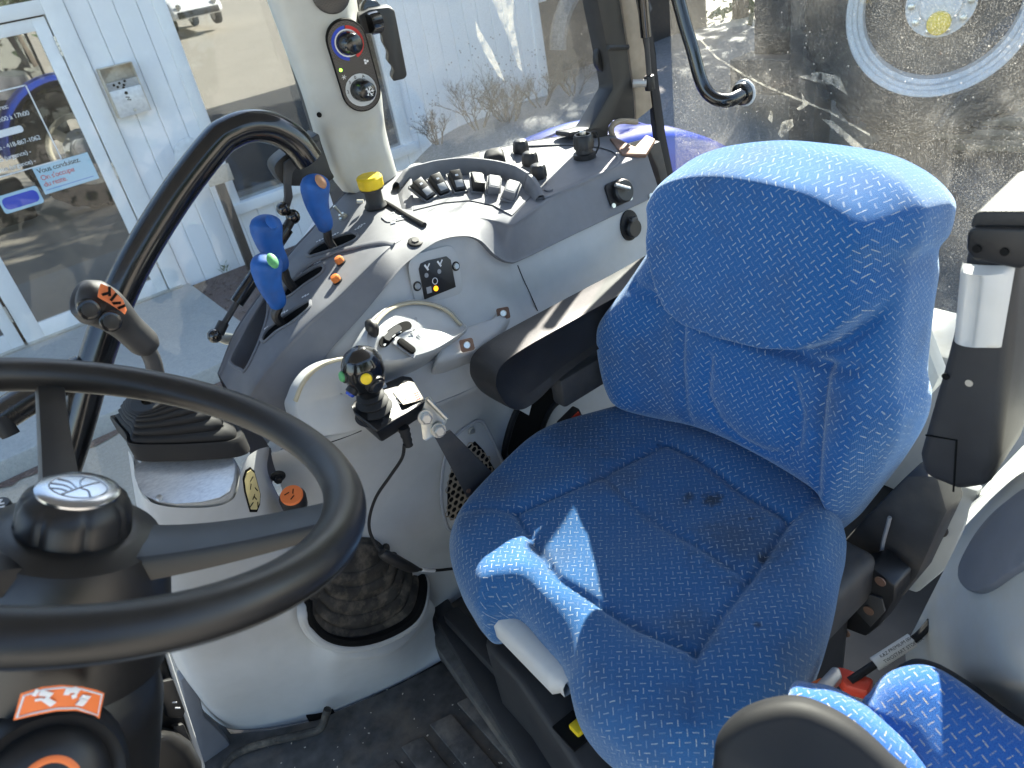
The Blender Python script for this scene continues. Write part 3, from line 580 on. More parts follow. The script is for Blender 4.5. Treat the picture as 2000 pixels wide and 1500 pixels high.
# ================================================================== SIDE CONSOLE
def loftpx(rows, nu, nv):
    "rows of (px,py,Y) stations -> dense smooth grid of points"
    R = []
    for row in rows:
        R.append(catmull([at(p[0], p[1], Y=p[2]) if len(p) == 3 and not isinstance(p, Vector) else p for p in row], nu))
    R = np.array(R); out = np.array([catmull(R[:, i], nv) for i in range(nu)]); return out
def inpoly(x, y, P):
    c = False; j = len(P)-1
    for i in range(len(P)):
        if (P[i][1] > y) != (P[j][1] > y) and x < (P[j][0]-P[i][0])*(y-P[i][1])/(P[j][1]-P[i][1])+P[i][0]: c = not c
        j = i
    return c
def surf(G): 
    b = MB().grid(G.tolist()); return bvhtree.BVHTree.FromPolygons([Vector(v) for v in b.v], b.f)
def hit(px, py, bv):
    d = ray(px, py); loc, n, i, t = bv.ray_cast(CAM, d)
    if loc is None: return None, None
    return loc, (n if n.dot(d) < 0 else -n)
A_ = [(427, 732, 1.22), (463, 646, 1.27), (522, 559, 1.31), (568, 496, 1.34), (610, 450, 1.37), (645, 412, 1.40), (690, 368, 1.415), (770, 340, 1.42), (840, 322, 1.41), (900, 308, 1.40), (950, 296, 1.39), (1000, 285, 1.38), (1040, 277, 1.37), (1100, 268, 1.35), (1160, 262, 1.33), (1198, 266, 1.30)]
B_ = [(470, 800, 1.15), (500, 745, 1.12), (560, 670, 1.11), (610, 618, 1.10), (659, 575, 1.10), (735, 500, 1.11), (775, 468, 1.13), (829, 442, 1.15), (880, 425, 1.16), (924, 419, 1.15), (966, 426, 1.125), (997, 433, 1.09), (1025, 418, 1.09), (1085, 375, 1.12), (1207, 319, 1.12), (1263, 298, 1.11)]
C_ = [(528, 873, 1.08), (575, 783, 1.07), (617, 734, 1.07), (645, 685, 1.07), (708, 615, 1.07), (760, 552, 1.07), (795, 513, 1.08), (855, 471, 1.09), (907, 461, 1.09), (939, 471, 1.08), (967, 499, 1.08), (995, 513, 1.08), (1023, 506, 1.08), (1134, 452, 1.09), (1239, 403, 1.09), (1290, 380, 1.09)]
WA, WB, WC = ([at(p[0], p[1], Y=p[2]) for p in r] for r in (A_, B_, C_))
def rows_world(rows, nu, nv):
    R = np.array([catmull(r, nu) for r in rows]); return np.array([catmull(R[:, i], nv) for i in range(nu)])
n_ = len(WA); lerp = lambda a, b, t: [p.lerp(q, t) for p, q in zip(a, b)]
# lift the crown a little so that the top reads as a moulding
def addz(r, d): return [p+V(0, 0, d) for p in r]
rowsU = [[p+V(0, .05, -.30) for p in WA], [p+V(0, .012, -.03) for p in WA], WA, lerp(WA, WB, .12), lerp(WA, WB, .4), lerp(WA, WB, .7), lerp(WA, WB, .9), lerp(WB, WC, .03), lerp(WB, WC, .16), lerp(WB, WC, .5), lerp(WB, WC, .9), WC, [p+V(0, .018, -.004) for p in WC]]
GU = rows_world(rowsU, 420, 120); bvU = surf(GU)
SC = thing('side_console', 'grey right-hand control console running from the boot to the rear pillar', 'console', (.7, 1.1, .08))
SLOTS = {'range lever': [(600, 497), (612, 484), (640, 468), (680, 455), (697, 458), (694, 468), (660, 484), (620, 497), (606, 501)],
         'mid': [(552, 576), (566, 553), (595, 533), (624, 518), (633, 523), (626, 535), (595, 556), (572, 574), (558, 581)],
         'front': [(511, 663), (521, 644), (560, 613), (600, 588), (606, 593), (602, 604), (570, 630), (540, 648), (518, 667)],
         'tray': [(450, 706), (470, 662), (501, 606), (519, 580), (524, 590), (521, 622), (503, 676), (480, 722), (470, 722)]}
SLOTPX = {}
for k_, P in SLOTS.items(): SLOTPX[k_] = [tuple(q) for q in catmull(P, 60, True)]
b = MB(); nu, nv = GU.shape[:2]; b.v = [tuple(p) for p in GU.reshape(-1, 3)]
ctr = (GU[:-1, :-1]+GU[1:, 1:])/2
for i in range(nu-1):
    for j in range(nv-1):
        sx, sy = toimg(ctr[i, j]); 
        if j > 12 and 440 < sx < 710 and 445 < sy < 735 and any(inpoly(sx, sy, P) for P in SLOTPX.values()): continue
        b.f.append((i*nv+j, i*nv+j+1, (i+1)*nv+j+1, (i+1)*nv+j))
UP = b.build('upper_panel', 'console_dark', SC, sharp=60)
for k_, P in SLOTPX.items():
    H = [hit(px, py, bvU)[0] for px, py in P]; H = [h for h in H if h is not None]; c = sum(H, V(0, 0, 0))/len(H)
    nrm = hit(sum(p[0] for p in P)/len(P), sum(p[1] for p in P)/len(P), bvU)[1]
    dep = .035 if k_ == 'tray' else .05
    b = MB(); n = len(H); top = [h+nrm*.0005 for h in H]; bot = [c+(h-c)*.86-nrm*dep for h in H]
    b.add(top+bot, [(i, (i+1) % n, n+(i+1) % n, n+i) for i in range(n)]+[tuple(n+i for i in range(n))])
    w = b.build('slot_well', 'console_dark' if k_ == 'tray' else 'rubber_boot', SC, sharp=40)
    MB().tube(H, .0032, 6, closed=True).build('slot_lip', 'console_dark', w)
def onU(px, py, lift=0.):
    l, n = hit(px, py, bvU); return l+n*lift, n
# small print beside the slots
def decal(px, py, w, h, mat, name, parent, bv=None, ang=0, lift=.0012, rr=None, poly=None):
    l, n = hit(px, py, bv or bvU); x = (IX-n*IX.dot(n)).normalized(); y = n.cross(x); x, y = x*math.cos(ang)+y*math.sin(ang), y*math.cos(ang)-x*math.sin(ang)
    P = poly if poly else rrect(w, h, rr if rr else min(w, h)*.2, 3)
    return MB().prism(place(P, l+n*lift*.3, x, y), n*lift*.7).build(name, mat, parent)
for (px, py, a) in ((625, 470, .6), (655, 458, .5), (700, 446, .5), (583, 537, .6), (620, 513, .5), (556, 610, .6), (597, 578, .5), (523, 640, .7), (707, 440, .4)):
    for q in (-1, 0, 1): decal(px+q*5, py-q*2.5, .004, .0028 if q else .005, 'ink_white', 'print_mark', SC, ang=a)
# raised rib separating the lever fields
P = [onU(*p, .002)[0] for p in ((560, 560), (600, 522), (650, 497), (700, 483), (745, 476), (768, 479))]
MB().tube(P, .0055, 8, smooth=40, flat=.6).build('rib', 'console_dark', SC)
# screws and buttons on the dark panel
def disc(px, py, r, h, mat, name, parent, bv=None, prof=None, n=20, lift=0, ax=None):
    l, nn = hit(px, py, bv or bvU); b = MB().lathe(prof or [(r, 0), (r, h*.8), (r*.85, h)], l+nn*lift, ax or nn, n); return b.build(name, mat, parent)
w = disc(811, 474, .013, .004, 'rubber_boot', 'screw_recess', SC); disc(811, 474, .007, .006, 'graphite_steel', 'screw_head', w, n=6)
for (px, py) in ((667, 514), (660, 550)):
    w = disc(px, py, .009, .003, 'black_plastic', 'button_collar', SC); disc(px, py, 0, 0, 'orange_plastic', 'orange_button', w, prof=[(.0075, 0), (.0078, .009), (.006, .013), (.002, .014)])
# symbols plate behind the yellow knob
decal(774, 424, .05, .042, 'console_dark', 'symbol_plate', SC, ang=.5, lift=.0015, rr=.012)
for (px, py) in ((766, 418), (776, 412), (772, 430), (783, 424), (768, 437)):
    decal(px, py, .009, .0035, 'ink_white', 'symbol', SC, ang=.5, lift=.0026)
# toggle switch
l, nn = onU(671, 425); tg = MB().lathe([(.009, 0), (.009, .003), (.006, .005), (.006, .009)], l, nn, 12).build('toggle_base', 'zinc', SC)
MB().tube([l+nn*.008, l+nn*.024+V(-.004, 0, .004)], [.0022, .0032], 8).build('toggle_stick', 'zinc', tg)
# yellow PTO knob
l, nn = onU(735, 405); axk = (nn+V(0, 0, .6)).normalized()
yk = sub('yellow_knob', SC, l)
MB().lathe([(.021, 0), (.022, .004), (.019, .008), (.0165, .012), (.0165, .034), (.022, .036), (.022, .039)], l, axk, 28).build('collar', 'black_plastic', yk)
MB().lathe([(.019, .036), (.024, .042), (.0245, .058), (.021, .062), (.0, .063)], l, axk, 28, mod=lambda a, h: 1+.03*math.cos(8*a)).build('cap', 'yellow_plastic', yk)
MB().tube([l+nn*.012-IX*.022, l+nn*.012-IX*.034], .004, 8).build('lock_pin', 'zinc', yk)
# thin antenna-like cable lying over the panel
P = [onU(*p, .004)[0] for p in ((752, 398), (772, 410), (800, 428), (829, 444))]
tag(MB().tube(P, [.004, .0045, .005, .0055], 8, smooth=20).build('rubber_stick', 'rubber_boot'), 'thin dark rubber stick lying across the console left of the rocker switches', 'stick')
# ------------------------------------------------------------------ rocker switch bank
RK = [(826, 387), (857, 377), (892, 370), (931, 370), (964, 377), (999, 387)]
hood = [(776, 372), (801, 357), (828, 349), (857, 342), (910, 337), (962, 342), (1000, 351), (1018, 360), (1043, 377), (1057, 392)]
HP = [onU(*p)[0] for p in hood]; HN = onU(910, 345)[1]
SB = sub('switch_bank', SC, onU(910, 370)[0])
Pc = catmull(HP, 60); b = MB(); G = []
inw = V(-.2, -1, 0).normalized()
for i, p in enumerate(Pc):
    p = Vector(p); t = i/59; e = min(1, 5*t+.55, 5*(1-t)+.35); h = .032*e
    T = Vector(Pc[min(59, i+1)])-Vector(Pc[max(0, i-1)]); side = HN.cross(T).normalized(); side = side if side.dot(inw) > 0 else -side
    G.append([p-side*.014-HN*.004, p-side*.010+HN*h*.55, p-side*.004+HN*h*.97, p+side*.002+HN*h, p+side*.0055+HN*h*.9, p+side*.008-HN*.004])
b.grid(G); b.build('hood', 'console_dark', SB, sharp=50)
l0 = HP[0]; MB().prism([onU(775, 372)[0], onU(783, 408, .0)[0], onU(806, 412, .0)[0], onU(803, 360, .016)[0], onU(788, 363, .012)[0]], (.004, 0, -.002)).build('end_cheek', 'console_dark', SB, bevel=.003)
fl = [(808, 412), (868, 397), (917, 393), (962, 402), (1000, 422), (1036, 386), (1010, 362), (962, 350), (910, 345), (857, 350), (806, 366)]
MB().prism([onU(*p, .001)[0] for p in fl], HN*.0012).build('bank_floor', 'console_dark', SB)
cen = sum((onU(*p)[0] for p in RK), V(0, 0, 0))/6+V(-.05, -.16, 0)
for i, p in enumerate(RK):
    l, nn = onU(*p, .011); nn = (nn+V(-.12, -.5, 0)).normalized(); y = (l-cen); y = (y-nn*y.dot(nn)).normalized(); x = y.cross(nn).normalized()
    fr_ = MB(); w_, h_ = .027, .05
    for (dx, dy, sx, sy) in ((-w_/2, 0, .003, h_), (w_/2, 0, .003, h_), (0, h_/2, w_, .003), (0, -h_/2, w_, .003)): fr_.box(l+x*dx+y*dy+nn*.002, (sx, sy, .006), x, y)
    w = fr_.build('rocker_frame', 'console_dark', SB, bevel=.0008)
    tilt = -.3 if i < 3 else (.3 if i == 3 else .2); yy = (y*math.cos(tilt)+nn*math.sin(-tilt)).normalized(); zz = x.cross(yy).normalized(); zz = zz if zz.dot(nn) > 0 else -zz
    rk = MB().box(l+nn*.007, (.0225, .042, .02), x, yy).build('rocker', 'black_plastic' if i < 4 else 'console_dark', SB, bevel=.0015)
    MB().box(l+nn*.007+zz*.0102-yy*.009, (.016, .015, .001), x, yy).build('rocker_pad', 'ink_grey', rk, bevel=.0003)
    if i < 4: MB().box(l+nn*.007+zz*.0102+yy*.009, (.006, .004, .0006), x, yy).build('rocker_symbol', 'ink_white', rk)
# ------------------------------------------------------------------ knobs, dome, plug on the top
for (px, py) in ((1018, 300), (1036, 324), (1052, 349)):
    l, nn = onU(px, py); kz = (nn+V(0, 0, .6)).normalized()
    w = MB().lathe([(.017, 0), (.017, .003)], l, nn, 24).build('knob_seat', 'console_dark', SC)
    MB().lathe([(.0155, .002), (.0175, .006), (.016, .022), (.014, .028), (.010, .030), (.0, .0305)], l, kz, 36, mod=lambda a, h: 1+.05*math.cos(8*a)).build('knob', 'black_plastic', w, sharp=50)
c, nn = onU(966, 315); x, y = (at(980, 310, Z=c.z)-at(950, 316, Z=c.z)).normalized(), None; y = nn.cross(x)
G = []
for k_ in range(9):
    t = k_/8; s = math.cos(t*math.pi/2)**.5; h = .026*math.sin(t*math.pi/2); G.append([c+q for q in (x*(a*s)*1.+y*(b_*s)+nn*(h-.002) for a, b_ in rrect(.046, .062, .012, 6))])
MB().grid(G, True).build('rubber_dome', 'rubber_boot', SC, sharp=60)
MB().prism(place(rrect(.075, .1, .02), c+nn*.0005, x, y), nn*.0015).build('dome_plate', 'console_dark', SC, bevel=.0006)
P = [onU(*p, .002)[0] for p in ((1000, 289), (1004, 320), (1012, 350), (1022, 372), (1052, 388), (1100, 372), (1160, 345), (1203, 322), (1207, 304), (1180, 291), (1120, 284), (1040, 286))]
MB().tube(P, .0035, 6, smooth=90, closed=True, flat=.5).build('panel_bead', 'console_dark', SC)
l, nn = onU(1071, 371); MB().lathe([(.009, 0), (.009, .003), (.006, .004)], l, nn, 20).build('cap_plug', 'console_dark', SC)
l, nn = onU(1142, 308); kz = (nn+V(0, 0, .7)).normalized()
pl = sub('round_connector', SC, l)
MB().lathe([(.024, 0), (.024, .01), (.019, .012), (.018, .02), (.021, .021), (.021, .046), (.018, .05), (.015, .05), (.015, .044)], l, kz, 40, mod=lambda a, h: 1+(.035*math.cos(20*a) if .02 < h < .047 else 0)).build('body', 'black_plastic', pl, sharp=50)
MB().lathe([(.007, .044), (.007, .056), (.004, .058)], l, kz, 14).build('pin', 'zinc', pl)
MB().tube([l+kz*.048+V(.016, 0, 0), l+kz*.045+V(.034, -.006, 0), l+kz*.02+V(.035, -.01, 0), l+V(.022, -.012, .004)], .002, 6, smooth=20).build('tether', 'rubber_boot', pl)
l, nn = onU(1150, 278); MB().lathe([(.012, .001), (.012, .0025)], l, nn, 20).build('hole_cap', 'rubber_boot', SC)
l, nn = onU(815, 328); w = MB().lathe([(.019, 0), (.019, .004), (.015, .006)], l, nn, 24).build('round_button', 'console_grey', SC); MB().lathe([(.02, .0), (.021, .002)], l, nn, 24).build('green_ring', 'green_plastic', w)
l, nn = onU(866, 316); MB().lathe([(.008, .001), (.008, .003)], l, nn, 16).build('hole_cap', 'rubber_boot', SC)
# little recess between bank and window
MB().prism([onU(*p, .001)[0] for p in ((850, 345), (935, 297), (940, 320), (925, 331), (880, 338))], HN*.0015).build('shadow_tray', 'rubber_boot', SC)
# sockets on the dark side face
l, nn = onU(1205, 377); w = MB().prism(place(rrect(.058, .05, .01), l, *frame(nn)[:2]), nn*.005).build('socket_flange', 'rubber_boot', SC, bevel=.002)
MB().lathe([(.024, .004), (.024, .018), (.021, .021)], l+V(.006, 0, 0), nn, 28).build('socket_lid', 'black_plastic', w); MB().tube([l+nn*.02-V(.02, 0, -.02), l+nn*.03+V(.01, 0, 0)], .004, 8).build('lid_lever', 'bare_metal', w)
for dx in (-.024, .024): MB().lathe([(.005, .004), (.005, .008)], l+frame(nn)[0]*dx-frame(nn)[1]*.02, nn, 10).build('socket_screw', 'zinc', w)
l, nn = onU(1272, 384); w = MB().lathe([(.007, 0), (.007, .003)], l, nn, 14).build('panel_screw', 'zinc', SC)
# ------------------------------------------------------------------ light-grey lower body
D_ = [(530, 880, 1.05), (600, 800, 1.05), (640, 760, 1.05), (690, 720, 1.05), (750, 670, 1.05), (800, 630, 1.06), (835, 600, 1.07), (880, 580, 1.08), (920, 570, 1.085), (950, 575, 1.085), (980, 590, 1.085), (1005, 600, 1.085), (1035, 590, 1.085), (1140, 545, 1.085), (1250, 490, 1.09), (1300, 470, 1.09)]
E_ = [(530, 888, 1.04), (600, 874, 1.02), (650, 862, 1.01), (706, 841, 1.0), (780, 815, 1.0), (850, 789, 1.0), (890, 770, 1.0), (934, 750, 1.0), (970, 735, 1.01), (1000, 720, 1.01), (1030, 705, 1.02), (1060, 690, 1.02), (1090, 675, 1.02), (1180, 630, 1.03), (1290, 570, 1.04), (1340, 545, 1.05)]
WC2 = [p+V(0, .012, .002) for p in WC]; WD = [at(*p[:2], Y=p[2]) for p in D_]; WE = [at(*p[:2], Y=p[2]) for p in E_]
WF = [V(p.x, p.y+.022, p.z-.05) for p in WE]; WG = [V(p.x, p.y+.035, p.z-.16) for p in WE]; WH = [V(p.x, 1.06, .06) for p in WE]
GL = rows_world([WC2, lerp(WC2, WD, .4), WD, lerp(WD, WE, .7), WE, WF, WG, WH], 200, 110); bvL = surf(GL)
MB().grid(GL.tolist()).build('lower_panel', 'console_grey', SC, sharp=60)
def onL(px, py, lift=0.):
    l, n = hit(px, py, bvL); return (l+n*lift if l is not None else None), n
def line(pts, bv, r, mat, name, parent, lift=.0, sm=40, flat=.6):
    P = []
    for p in pts:
        l, n = hit(*p, bv)
        if l is not None: P.append(l+n*lift)
    return MB().tube(P, r, 6, smooth=sm, flat=flat).build(name, mat, parent) if len(P) > 1 else None
line([(1011, 518), (1022, 545), (1036, 575), (1050, 607)], bvL, .0016, 'rubber_boot', 'panel_gap', SC)
line([(528, 876), (560, 878), (591, 876), (650, 862), (706, 841)], bvL, .0016, 'rubber_boot', 'panel_gap', SC)
line([(536, 884), (535, 950), (535, 1020), (542, 1090)], bvL, .0018, 'rubber_boot', 'panel_gap', SC)
line([(845, 790), (900, 768), (940, 748)], bvL, .0014, 'ink_grey', 'panel_gap', SC)
for (px, py) in ((543, 929),):
    l, n = onL(px, py); w = MB().lathe([(.012, 0), (.012, .002), (.008, .004), (.008, .008)], l, n, 20).build('bolt_washer', 'black_plastic', SC); MB().lathe([(.0065, .008), (.0065, .013)], l, n, 6).build('bolt_head', 'black_plastic', w)
# indicator panel
l, n = onL(850, 540); xx = (at(885, 532, Y=l.y)-at(818, 550, Y=l.y)); xx = (xx-n*xx.dot(n)).normalized(); yy = n.cross(xx)
IPn = sub('indicator_panel', SC, l)
MB().prism(place(rrect(.112, .095, .024), l+n*.0005, xx, yy), n*.004).build('surround', 'console_grey', IPn, bevel=.0015)
MB().prism(place([(-.036, -.032), (.037, -.028), (.036, .022), (.028, .03), (-.016, .032), (-.03, .03), (-.036, .022)], l+n*.004, xx, yy), n*.003).build('plate', 'black_plastic', IPn, bevel=.001)
for dx in (-.046, .046):
    w = MB().lathe([(.0085, .003), (.0085, .006)], l+xx*dx+yy*(-.006 if dx < 0 else .008), n, 18).build('screw_seat', 'rubber_boot', IPn); MB().lathe([(.006, .006), (.005, .0085)], l+xx*dx+yy*(-.006 if dx < 0 else .008), n, 14).build('screw', 'zinc', w)
for (a, c_) in ((-.024, .008), (.005, .008)):
    MB().lathe([(.0042, .0065), (.0042, .0078)], l+xx*a+yy*c_, n, 14).build('lamp', 'ink_grey', IPn)
    for s_ in (0, 1): MB().box(l+xx*(a+.003+.004*s_)+yy*(c_+.013+.001*s_)+n*.0075, (.0022 if s_ else .0035, .012, .0006), (xx+yy*(-.9 if s_ else .6)), (yy+xx*(.9 if s_ else -.6))).build('icon', 'ink_white', IPn)
MB().lathe([(.0046, .0065), (.0046, .0085)], l-xx*.009-yy*.019, n, 16).build('amber_lamp', 'lens_orange', IPn)
MB().tube([l-xx*.008-yy*.006+n*.0075+(xx*math.cos(a)+yy*math.sin(a))*.0055 for a in np.linspace(0, 6.28, 20)[:-1]], .0007, 5, closed=True).build('icon_ring', 'ink_white', IPn)
MB().box(l-xx*.024-yy*.018+n*.0075, (.011, .011, .0006), xx, yy).build('icon', 'ink_grey', IPn)
# control pod with thumb wheel
PODpx = [(712, 662, 1.0), (718, 640, 1.02), (735, 615, 1.04), (765, 595, 1.055), (805, 586, 1.06), (845, 590, 1.06), (880, 605, 1.055), (902, 628, 1.045), (912, 642, 1.03), (890, 660, 1.0), (850, 684, .985), (810, 698, .98), (775, 706, .98), (740, 707, .985), (720, 695, .99)]
Pd = [at(p[0], p[1], Y=p[2]) for p in PODpx]; Pd = [Vector(q) for q in catmull(Pd, 70, True)]; pc_ = sum(Pd, V(0, 0, 0))/70
pn = sum(((Pd[i]-pc_).cross(Pd[(i+1) % 70]-pc_) for i in range(70)), V(0, 0, 0)).normalized(); pn = pn if pn.dot(CAM-pc_) > 0 else -pn
PD = sub('control_pod', SC, pc_)
b = MB(); rings = [(1.0, -.075), (1.04, -.03), (1.03, -.008), (1.0, .001), (.965, .003), (.94, -.001), (.93, -.002), (.5, .002), (.02, .003)]
G = [[pc_+(p-pc_)*s+pn*h for p in Pd] for s, h in rings]; b.grid(G, True); b.build('housing', 'console_grey', PD, sharp=50)
arcp = [pc_+(Pd[i]-pc_)*.9+pn*.001 for i in range(4, 36)]
plastic('pod_amber', (.5, .45, .33), .5, .3, gs=0)
MB().tube(arcp, .006, 8, flat=.5).build('quadrant_slot', 'pod_amber', PD)
def pp(px, py, h=0.): 
    q = onplane(px, py, pc_+pn*h, pn); return q
MB().lathe([(.008, -.004), (.012, .008), (.0125, .018), (.008, .026), (.002, .028)], pp(727, 650), (pn+V(-.4, 0, .4)).normalized(), 24, sx=.75, sy=1.2).build('thumb_lever', 'black_plastic', PD)
sw = [(740, 668), (750, 652), (768, 638), (787, 629), (799, 630), (803, 640), (790, 648), (772, 660), (757, 676), (745, 678)]
w = MB().prism([pp(*p, .002) for p in catmull(sw, 40, True)], pn*.002).build('wheel_slot', 'ink_black', PD)
MB().prism([pp(*p, .003) for p in catmull([(748, 662), (758, 648), (775, 637), (782, 646), (768, 656), (758, 668)], 30, True)], pn*.005).build('thumb_wheel', 'black_plastic', w)
xx2 = (pp(790, 634)-pp(752, 668)).normalized(); yy2 = pn.cross(xx2)
text('10', .012, pp(764, 656, .009), yy2*-1, xx2, 'ink_white', 'wheel_number', PD); text('6', .008, pp(748, 673, .006), yy2*-1, xx2, 'ink_white', 'wheel_number', PD)
l2 = pp(792, 678, .003); x3 = (pp(806, 688)-pp(779, 668)).normalized(); y3 = pn.cross(x3)
MB().prism(place(rrect(.042, .02, .002), l2, x3, y3), pn*.001).build('switch_bezel', 'ink_grey', PD); MB().prism(place(rrect(.034, .014, .007), l2+pn*.001, x3, y3), pn*.005).build('rocker', 'ink_black', PD, bevel=.001)
for (px, py, s_) in ((806, 655, 'V'), (818, 664, '1F'), (732, 690, 'N'), (815, 628, 'P')): text(s_, .011, pp(px, py, .004), xx2, yy2, 'ink_grey', 'pod_mark', PD)
line([(750, 695), (735, 706), (790, 712), (850, 690), (905, 655)], bvL, .0012, 'ink_grey', 'pod_gap', SC) if 0 else None
# ridge running from the pod to the rear with two screw notches
R0 = [(870, 640), (920, 632), (960, 618), (990, 590), (1000, 625), (975, 655), (930, 685), (880, 700), (850, 705)]
RD = [at(px, py, Y=y) for (px, py), y in zip(R0, (1.04, 1.05, 1.06, 1.07, 1.05, 1.02, .99, .985, .985))]
MB().prism(RD, V(0, .05, -.06)).build('pod_ridge', 'console_grey', SC, bevel=.012, seg=3)
for (px, py, Y) in ((912, 674, .995), (983, 612, 1.058)):
    c = at(px, py, Y=Y); n2 = (CAM-c).normalized(); fx, fy, _ = frame(n2)
    w = MB().prism(place(rrect(.024, .022, .004), c+n2*.004, fx, fy), n2*.002).build('screw_notch', 'rust_metal', SC); MB().lathe([(.0065, .006), (.0055, .009)], c, n2, 14).build('screw', 'zinc', w)
# quadrant dome with orange line in front
DM = [(575, 800, 1.02), (580, 775, 1.02), (592, 748, 1.02), (612, 725, 1.02), (640, 709, 1.02), (672, 702, 1.02), (705, 708, 1.01), (738, 728, 1.0), (760, 760, .99), (770, 800, .98), (720, 835, .97), (650, 850, .98), (600, 850, 1.0)]
Pd2 = [Vector(q) for q in catmull([at(p[0], p[1], Y=p[2]-.02) for p in DM], 60, True)]; c2 = sum(Pd2, V(0, 0, 0))/60; n2 = V(-.05, -1, .35).normalized()
G = [[c2+(p-c2)*s+n2*h for p in Pd2] for s, h in ((1.02, -.06), (1., -.008), (.985, .001), (.95, .004), (.5, .006), (.02, .006))]
DMo = MB().grid(G, True).build('quadrant_dome', 'console_grey', SC, sharp=60)
MB().tube([p+n2*.001 for p in Pd2[3:26]], .004, 8).build('orange_line', 'pod_amber', DMo)
# storage pocket, heater grille
PK = [(985, 890), (990, 850), (1005, 805), (1030, 768), (1062, 748), (1092, 760), (1100, 772), (1075, 795), (1058, 830), (1048, 872), (1020, 895)]
H = [onL(*p) for p in PK]; H = [Vector(q) for q in catmull([h[0] for h in H], 60, True)]; c = sum(H, V(0, 0, 0))/60; n = onL(1040, 820)[1]
w = MB().prism([p+n*.003 for p in H], -n*.001); w = w.build('storage_pocket', 'ink_black', SC); MB().tube([p+n*.003 for p in H], .007, 8, closed=True).build('pocket_rim', 'rubber_boot', w)
l, n = onL(1100, 830)
GP = [(868, 1010), (862, 960), (868, 900), (885, 858), (912, 833), (936, 822), (952, 838), (980, 900), (1000, 950), (990, 1040), (890, 1040)]
H = [onL(*p)[0] for p in GP]; n = V(0, -1, .05).normalized(); gy = min(h.y for h in H)-.004
H = [at(p[0], p[1], Y=gy) for p in GP]
gr = sub('vent_grille', SC, H[4])
MB().prism(H, V(0, .004, 0)).build('plate', 'console_grey', gr, bevel=.0015)
MB().tube([Vector(q) for q in catmull(H, 70, True)], .0035, 6, closed=True).build('edge_bead', 'ink_grey', gr)
HX = [(875, 1010), (874, 960), (880, 925), (905, 880), (928, 862), (945, 880), (985, 950), (975, 1030)]
w = MB().prism([at(p[0], p[1], Y=gy-.0012) for p in HX], V(0, .001, 0)).build('mesh_backing', 'ink_black', gr)
b = MB(); s_ = .0085; q0 = at(870, 1030, Y=gy); q1 = at(950, 850, Y=gy)
for i in range(-4, 26):
    for j in range(-2, 32):
        cx_ = .33+i*s_*1.732+(s_*.866 if j % 2 else 0); cz_ = .25+j*s_*1.5; c = V(cx_, gy-.0035, cz_); ip = toimg(c)
        if not inpoly(ip[0], ip[1], HX): continue
        O = [c+V(math.sin(k_*math.pi/3), 0, math.cos(k_*math.pi/3))*s_*1.0 for k_ in range(6)]; I = [c+V(math.sin(k_*math.pi/3), 0, math.cos(k_*math.pi/3))*s_*.74 for k_ in range(6)]
        I2 = [p+V(0, .002, 0) for p in I]
        b.add(O+I+I2, [(k_, (k_+1) % 6, 6+(k_+1) % 6, 6+k_) for k_ in range(6)]+[(6+k_, 6+(k_+1) % 6, 12+(k_+1) % 6, 12+k_) for k_ in range(6)])
b.build('honeycomb_mesh', 'trim_beige', gr, fix=False, sharp=20)
c = at(921, 841, Y=gy-.004); MB().lathe([(.007, 0), (.006, .004)], c, (0, -1, 0), 14).build('screw', 'zinc', gr)
# wheel-arch swell with red and black reflector near the seat
c = at(1130, 880, Y=.98); G = []
for i in range(13):
    a = math.pi*(.15+.8*i/12); G.append([V(.80-.17*math.cos(a), yv, .42+.2*math.sin(a)) for yv in (1.06, 1.0, .985)])
MB().grid(G).build('arch_swell', 'console_grey', SC, sharp=60)
rf = thing('red_reflector', 'small red and black buckle tucked between console and seat', 'buckle', at(1110, 820, Y=.93))
p = at(1112, 818, Y=.95); d = (at(1130, 800, Y=.95)-p).normalized(); MB().box(p, (.05, .02, .022), d, V(0, 1, 0)).build('body', 'black_plastic', rf, bevel=.004); MB().box(p-V(.004, .012, 0), (.045, .004, .016), d, V(0, 1, 0)).build('face', 'red_plastic', rf, bevel=.001)
# flap socket on the rear light panel
l, n = onL(1228, 440); sk = sub('flap_socket', SC, l)
MB().lathe([(.026, 0), (.026, .004), (.02, .006)], l, n, 24, sy=1.25).build('bezel', 'rubber_boot', sk); MB().lathe([(.018, .005), (.02, .016), (.017, .02)], l-V(0, 0, .006), n, 24).build('flap', 'black_plastic', sk)
MB().box(l+n*.014+V(0, 0, .014), (.016, .01, .012), *frame(n)[:2]).build('flap_hinge', 'graphite_steel', sk, bevel=.002)
